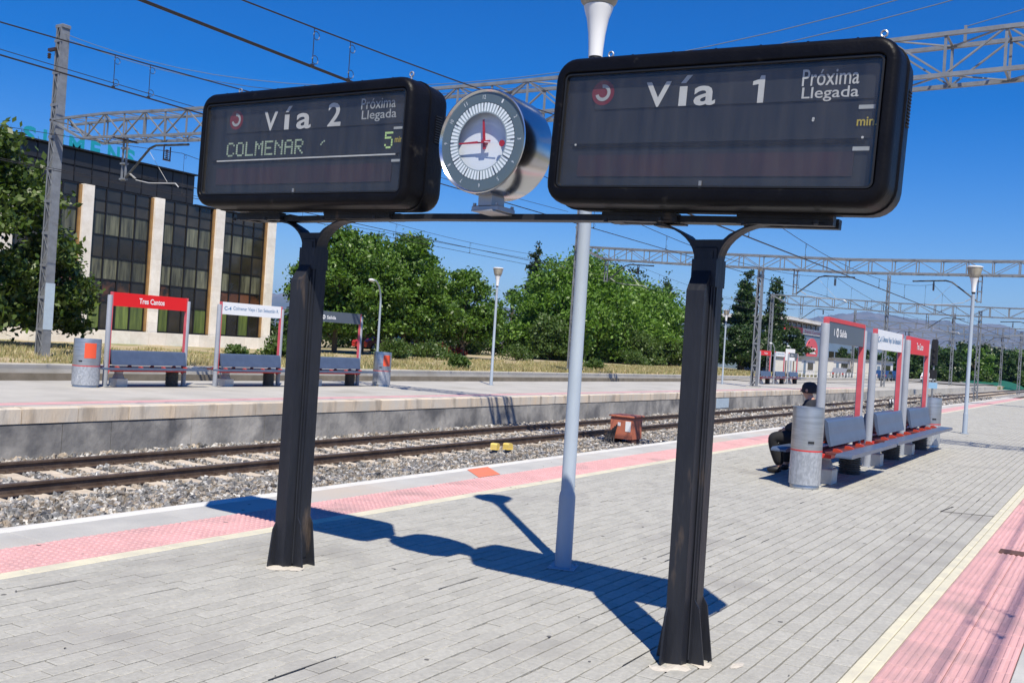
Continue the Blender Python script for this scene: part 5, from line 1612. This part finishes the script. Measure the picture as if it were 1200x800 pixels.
# left of the picture, in front of the glass building
tree("leafy_tree", "big leafy tree with an uneven crown behind the left lattice mast", "tree", 21.2, 40, 9.3, 3.9, M['leafF'], 11, n=26000, clear=.5, size=.15, lobes=50, zb=.1, trunk_r=.22)
tree("leafy_tree", "low branch-heavy tree in front of the glass building's leftmost pier", "tree", 25.2, 40.5, 4.9, 1.8, M['leafF'], 12, n=9000, clear=.5, size=.13, lobes=20)
tree("leafy_tree", "tree at the very left edge, partly out of frame", "tree", 17.5, 41, 8.6, 3.6, M['leafF'], 13, n=11000, clear=.5, size=.16, lobes=26)
# plane trees between the two frame posts
gp = "plane trees between the sign frame posts"
tree("plane_tree", "plane tree rising directly right of the left frame post", "tree", 49.3, 45.5, 8.6, 3.2, M['leafA'], 21, n=20000, clear=1.0, size=.15, lobes=40, group=gp)
tree("plane_tree", "plane tree behind the curved street lamp", "tree", 53.2, 46.5, 8.7, 3.4, M['leafA'], 22, n=19000, clear=1.1, size=.15, lobes=40, group=gp)
tree("plane_tree", "tallest plane tree of the row, in the middle of the photo's left half", "tree", 57.3, 46, 9.3, 3.3, M['leafA'], 23, n=21000, clear=1.0, size=.15, lobes=40, group=gp)
tree("plane_tree", "plane tree right of the tallest one, its crown slightly lower", "tree", 61.5, 49, 8.9, 3.3, M['leafA'], 24, n=18000, clear=.9, size=.15, lobes=36, group=gp)
tree("plane_tree", "short plane tree with a forked trunk beside the far platform's lamp post", "tree", 64.0, 45.2, 7.0, 3.0, M['leafA'], 25, n=15000, clear=1.1, size=.15, lobes=32, group=gp)
# shady undergrowth behind the plane trees
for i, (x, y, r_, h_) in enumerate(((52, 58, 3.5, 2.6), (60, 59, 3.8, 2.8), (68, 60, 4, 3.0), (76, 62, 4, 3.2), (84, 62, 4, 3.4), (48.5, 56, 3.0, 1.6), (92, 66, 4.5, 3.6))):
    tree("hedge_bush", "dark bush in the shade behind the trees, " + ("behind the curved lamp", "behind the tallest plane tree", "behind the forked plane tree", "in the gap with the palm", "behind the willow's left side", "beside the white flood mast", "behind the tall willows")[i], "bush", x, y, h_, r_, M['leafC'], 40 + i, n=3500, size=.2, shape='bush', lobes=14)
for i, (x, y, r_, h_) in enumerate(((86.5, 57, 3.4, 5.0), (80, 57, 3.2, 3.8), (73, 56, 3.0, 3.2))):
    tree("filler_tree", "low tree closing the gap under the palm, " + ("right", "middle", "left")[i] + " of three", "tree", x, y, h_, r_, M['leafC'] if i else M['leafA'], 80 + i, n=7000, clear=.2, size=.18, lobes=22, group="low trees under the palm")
# willow-like mass between the lamp and the right frame post
gw = "pale green trees left of the right frame post"
tree("willow_tree", "pale green tree at the left end of the clump behind the near lamp post", "tree", 88.3, 50.5, 10.8, 5.0, M['leafB'], 31, n=20000, clear=.3, size=.20, droop=1.0, lobes=46, trunk_r=.28, group=gw)
tree("willow_tree", "tallest pale green tree, behind the near lamp post", "tree", 93.8, 50.5, 12.3, 6.2, M['leafB'], 32, n=24000, clear=.3, size=.21, droop=1.2, lobes=52, trunk_r=.3, group=gw)
tree("willow_tree", "broad pale green tree right of the tallest, under the second gantry", "tree", 103.5, 51, 10.6, 6.8, M['leafB'], 33, n=23000, clear=.3, size=.22, droop=1.2, lobes=52, trunk_r=.3, group=gw)
tree("willow_tree", "pale green tree touching the right frame post", "tree", 115.5, 51.5, 9.8, 6.6, M['leafB'], 34, n=20000, clear=.3, size=.22, droop=1.2, lobes=46, trunk_r=.3, group=gw)
tree("willow_bush", "bright bush at the foot of the willow clump's left side", "bush", 83.8, 48.5, 4.4, 2.8, M['leafE'], 35, n=8000, size=.18, shape='bush', lobes=20)
tree("willow_bush", "bright bush low in the middle of the willow clump", "bush", 97, 45.5, 3.6, 3.6, M['leafE'], 36, n=7000, size=.18, shape='bush', lobes=18)
tree("willow_bush", "bright bush at the foot of the willow clump's right side", "bush", 107, 45.5, 2.8, 3.2, M['leafE'], 37, n=5000, size=.18, shape='bush', lobes=14)
# dark conifers behind
gc = "dark conifers behind the willows"
tree("conifer_tree", "dark conifer poking up at the willow clump's left shoulder", "tree", 98.2, 59.5, 13.6, 1.9, M['leafD'], 51, n=6000, clear=1, size=.2, shape='column', lobes=26, group=gc)
tree("conifer_tree", "dark conifer over the willow clump, under the second gantry", "tree", 121, 60, 14.0, 2.6, M['leafD'], 52, n=6000, clear=1, size=.22, shape='cone', lobes=26, group=gc)
tree("conifer_tree", "dark round-topped conifer right of the gantry's drop post", "tree", 127, 60, 13.6, 3.6, M['leafD'], 53, n=6500, clear=1, size=.22, shape='column', lobes=26, group=gc)
tree("conifer_tree", "pointed conifer just left of the right frame post", "tree", 139, 60, 14.2, 3.0, M['leafC'], 54, n=6000, clear=1, size=.22, shape='cone', lobes=26, group=gc)
# right of the post: poplars and dark trees
gq = "tall dark poplars right of the right frame post"
tree("poplar_tree", "slim tall poplar, left of the two tall ones right of the frame post", "tree", 117.6, 40, 12.4, 1.9, M['leafC'], 61, n=9000, clear=.6, size=.19, shape='column', lobes=34, group=gq)
tree("poplar_tree", "slim tall poplar, right of the two tall ones, behind the gantry leg", "tree", 129.8, 40.2, 12.9, 2.2, M['leafC'], 62, n=9000, clear=.6, size=.19, shape='column', lobes=34, group=gq)
tree("poplar_tree", "second crown crowding the left poplar's trunk", "tree", 120.4, 41.5, 11.4, 1.9, M['leafC'], 63, n=7000, clear=.6, size=.19, shape='column', lobes=30, group=gq)
tree("poplar_tree", "smaller poplar beside the half-hidden lamp post", "tree", 110.5, 41.5, 9.8, 1.7, M['leafC'], 64, n=6000, clear=.6, size=.18, shape='column', lobes=28, group=gq)
tree("round_tree", "dark round tree below the poplars", "tree", 106.5, 36.5, 5.2, 3.2, M['leafC'], 65, n=9000, clear=.7, size=.17, lobes=24, zb=-.1)
tree("round_tree", "dark round tree in front of the poplar pair", "tree", 112.5, 36.0, 4.9, 3.0, M['leafC'], 66, n=8000, clear=.6, size=.17, lobes=24, zb=-.1)
tree("round_tree", "dark tree left of the clad building", "tree", 129, 37.5, 6.2, 2.4, M['leafC'], 67, n=7000, clear=.6, size=.18, lobes=22, zb=-.2)
tree("garden_tree", "small dark clipped tree before the clad building's lower wing, left one", "tree", 153, 36.4, 4.4, 1.2, M['leafC'], 68, n=2500, clear=.8, size=.2, shape='column', lobes=12, zb=-.3)
tree("garden_tree", "small dark clipped tree before the clad building's lower wing, right one", "tree", 161, 36.2, 4.5, 1.8, M['leafC'], 69, n=2500, clear=.8, size=.2, shape='column', lobes=12, zb=-.3)
# palm seen in the gap
t = thing("palm_tree", "small palm seen in the sky gap between the two clumps of trees", "palm tree", (94.4, 60, 1.0))
MB().tube([(0, 0, 0), (.1, 0, 3.4), (.05, 0, 6.0)], [.25, .2, .18], 8).build("trunk", M['bark'], t)
q = MB()
for k in range(46):
    a = k * 2.4; el = rad(-25 + 105 * (k / 46)); L_ = random.uniform(1.0, 1.35)
    d = Vector((math.cos(a) * math.cos(el), math.sin(a) * math.cos(el), math.sin(el)))
    s = Vector((-math.sin(a), math.cos(a), 0))
    c = Vector((.05, 0, 6.1)); m1 = c + d * L_ * .6; e_ = c + d * L_ + Vector((0, 0, -.35))
    for w_ in (-1, 1):
        q.add([c, m1 + s * w_ * .16, e_ + s * w_ * .03, m1], [(0, 1, 2, 3)])
    for j in range(4):
        u = .5 + j * .13; b = c.lerp(m1, u) if u < 1 else m1
        q.add([b, b + s * .35 + d * .2, b + s * .3 + d * .32 + Vector((0, 0, -.1))], [(0, 1, 2)]); q.add([b, b - s * .35 + d * .2, b - s * .3 + d * .32 + Vector((0, 0, -.1))], [(0, 1, 2)])
q.build("fronds", M['leafC'], t)
# wooded slope at the right edge
rngf = np.random.default_rng(99)
spots = [(196, 43, 5.2, 5), (205, 38, 6.2, 5.5), (188, 33.5, 4.6, 4.2), (200, 33, 6.4, 5), (212, 31, 7.0, 5.2), (198, 28.3, 6.6, 4.6), (214, 26.5, 8.0, 5), (205, 24.0, 7.0, 4.4), (222, 23, 8.2, 5), (212, 19.8, 7.2, 4.6), (230, 18.5, 8.0, 5),
         (221, 15.6, 6.6, 4.4), (240, 14, 7.4, 5), (236, 9.5, 6.4, 4.4), (255, 8, 6.4, 5), (262, 30, 8.5, 7), (270, 20, 8.5, 7), (250, 40, 7.5, 7)]
wh = ["farthest left of the wood, by the white sheds", "behind the red near-platform sign", "small, behind the railway signal", "behind the left pale pole", "behind the right pale pole", "between the pale poles and the right lamp post",
      "tall, directly left of the right lamp post", "just left of the right lamp post, in front", "behind the right lamp post", "right of the right lamp post", "tall, above the green tarpaulin heap's middle",
      "above the right end of the green tarpaulin", "near the right edge of the photo", "at the right edge of the photo, low", "at the right edge, farthest back", "back row, above the car park", "back row, above the tarpaulin", "back row, far left of the wood"]
for i, (x, y, h_, r_) in enumerate(spots):
    tree("woodland_tree", "tree of the wood at the right, " + wh[i], "tree", x, y, h_, r_, (M['leafC'], M['leafA'], M['leafC'])[i % 3], 200 + i, n=3600, clear=.3, size=.34, lobes=20, limbs=4, zb=-.8, group="trees of the wood at the right edge")
for i, (x, y, h_, r_) in enumerate(((172, 27.5, 2.2, 2.0), (180, 25.6, 2.4, 2.2), (188, 20, 2.6, 2.4), (200, 14.8, 3.0, 2.4))):
    tree("roadside_shrub", "rounded green shrub beside the pale road, " + ("left of the railway signal", "under the left pale pole", "before the green tarpaulin", "right of the green tarpaulin")[i], "shrub", x, y, h_, r_, M['leafE'], 260 + i, n=1600, size=.25, shape='bush', lobes=10, zb=-.8)
# small growth on the dry bank
for i, (x, y, h_, r_, lab) in enumerate(((33.8, 34.5, .9, 1.0, "left of the white bench sign"), (47.5, 38.5, 1.1, 1.5, "low behind the grey bench sign"), (53, 40, 1.0, 1.8, "right of the curved street lamp"), (70.5, 44, 1.3, 1.6, "right of the forked plane tree"),
                            (29.6, 33.0, .45, .5, "by the retaining wall below the building"), (40.3, 28.6, .5, .55, "on the retaining wall between two benches"), (61, 31.5, .6, .8, "small, on the bank behind the nearest lamp post"), (88, 41, 1.3, 1.6, "in front of the right willow"))):
    tree("bank_shrub", "small green shrub on the dry bank, " + lab, "shrub", x, y, h_, r_, M['leafE'], 300 + i, n=1800, size=.10, shape='bush', lobes=10)
for i, (x, y, h_, r_) in enumerate(((60.5, 46.5, 1.0, 1.2), (62.3, 46.2, .9, 1.3), (64.2, 46.0, .7, 1.2))):
    tree("red_shrub", "red-flowering shrub under the plane trees, " + ("left", "middle", "right")[i] + " of the three", "shrub", x, y, h_, r_, M['redleaf'], 320 + i, n=1500, size=.09, shape='bush', lobes=10, group="red-flowering shrubs")

# dry grass on the bank (nobody could count it)
g = np.random.default_rng(5)
nb = 60000
X = 8 + 100 * g.random(nb) ** 1.25; Yg = 27.9 + 13 * g.random(nb) ** 1.5
nc = 700
cx = 8 + 100 * g.random(nc) ** 1.2; cy = 27.9 + 14 * g.random(nc) ** 1.3
pick = g.integers(0, nc, nb); tuft = g.random(nb) < .65
X = np.where(tuft, cx[pick] + g.normal(0, .28, nb), X); Yg = np.maximum(np.where(tuft, cy[pick] + g.normal(0, .28, nb), Yg), 27.85)
hh = g.uniform(.06, .22, nb) * np.where(tuft, 1.35, .8); ww = g.uniform(.012, .03, nb) * (1 + X / 60)
a = g.uniform(0, 6.28, nb); lx = g.normal(0, .35, nb) * hh; ly = g.normal(0, .35, nb) * hh
zb_ = np.full(nb, .04)
V = np.stack([np.column_stack([X - ww * np.cos(a), Yg - ww * np.sin(a), zb_]), np.column_stack([X + ww * np.cos(a), Yg + ww * np.sin(a), zb_]), np.column_stack([X + lx, Yg + ly, zb_ + hh])], 1).reshape(-1, 3)
np_mesh("dry_grass", V, np.arange(nb * 3).reshape(-1, 3), M['dryblade'], kind="stuff")

# ------------------------------------------------------------------ mountains
az = [(-60, .030), (-20, .036), (0, .037), (4.4, .0412), (8.5, .0445), (10.3, .048), (12.05, .0524), (13.6, .0494), (16.1, .0400), (20, .042), (26, .038), (33, .036), (39, .034), (45.4, .0345), (52, .030), (70, .026), (110, .02)]
na, nr = 700, 90
A = np.radians(np.linspace(-50, 100, na)); R_ = np.linspace(6500, 12600, nr)
Ag, Rg = np.meshgrid(A, R_, indexing='ij')
prof_ = np.interp(np.degrees(A), [p[0] for p in az], [p[1] for p in az])[:, None]
u = (Rg - 6500) / (11000 - 6500)
env = np.where(u < 1, np.clip(u, 0, 1) ** 1.7, np.clip(1 - (u - 1) * 1.2, 0.3, 1))
X = Rg * np.cos(Ag); Yv = Rg * np.sin(Ag)
nz = np.zeros_like(X)
for i_, (s_, w_) in enumerate(((2100, .34), (1000, .22), (480, .14), (230, .08), (120, .05))):
    nz += w_ * (1 - 2 * np.abs(wav(X, Yv, s_ / 2.4, i_ * 1.7)))
Z = 11000 * prof_ * env * (1 + .42 * nz * np.clip(u * 1.2, 0, 1) * (1 - .55 * np.exp(-((u - 1) / .12) ** 2))) + 25 * env * wav(X, Yv, 90, 3)
V = np.stack([X, Yv, Z - 20], -1).reshape(-1, 3)
i, j = np.meshgrid(np.arange(na - 1), np.arange(nr - 1), indexing='ij')
k = (i * nr + j).ravel()
np_mesh("mountains", V, np.stack([k, k + nr, k + nr + 1, k + 1], 1), M['mount'], kind="structure")

# ------------------------------------------------------------------ haze: one closed box of even thin air
hz = MB().box(-14400, 14400, -14400, 14400, -2.6, 760).build("haze", bpy.data.materials.new("haze_air"), kind="stuff")
hm = hz.data.materials[0]; hm.use_nodes = True
hn = hm.node_tree; hn.nodes.clear()
pv = hn.nodes.new("ShaderNodeVolumePrincipled")
pv.inputs["Color"].default_value = (0.24, 0.48, 1.0, 1)
pv.inputs["Density"].default_value = 7e-5
pv.inputs["Anisotropy"].default_value = 0.1
ho = hn.nodes.new("ShaderNodeOutputMaterial")
hn.links.new(pv.outputs[0], ho.inputs["Volume"])
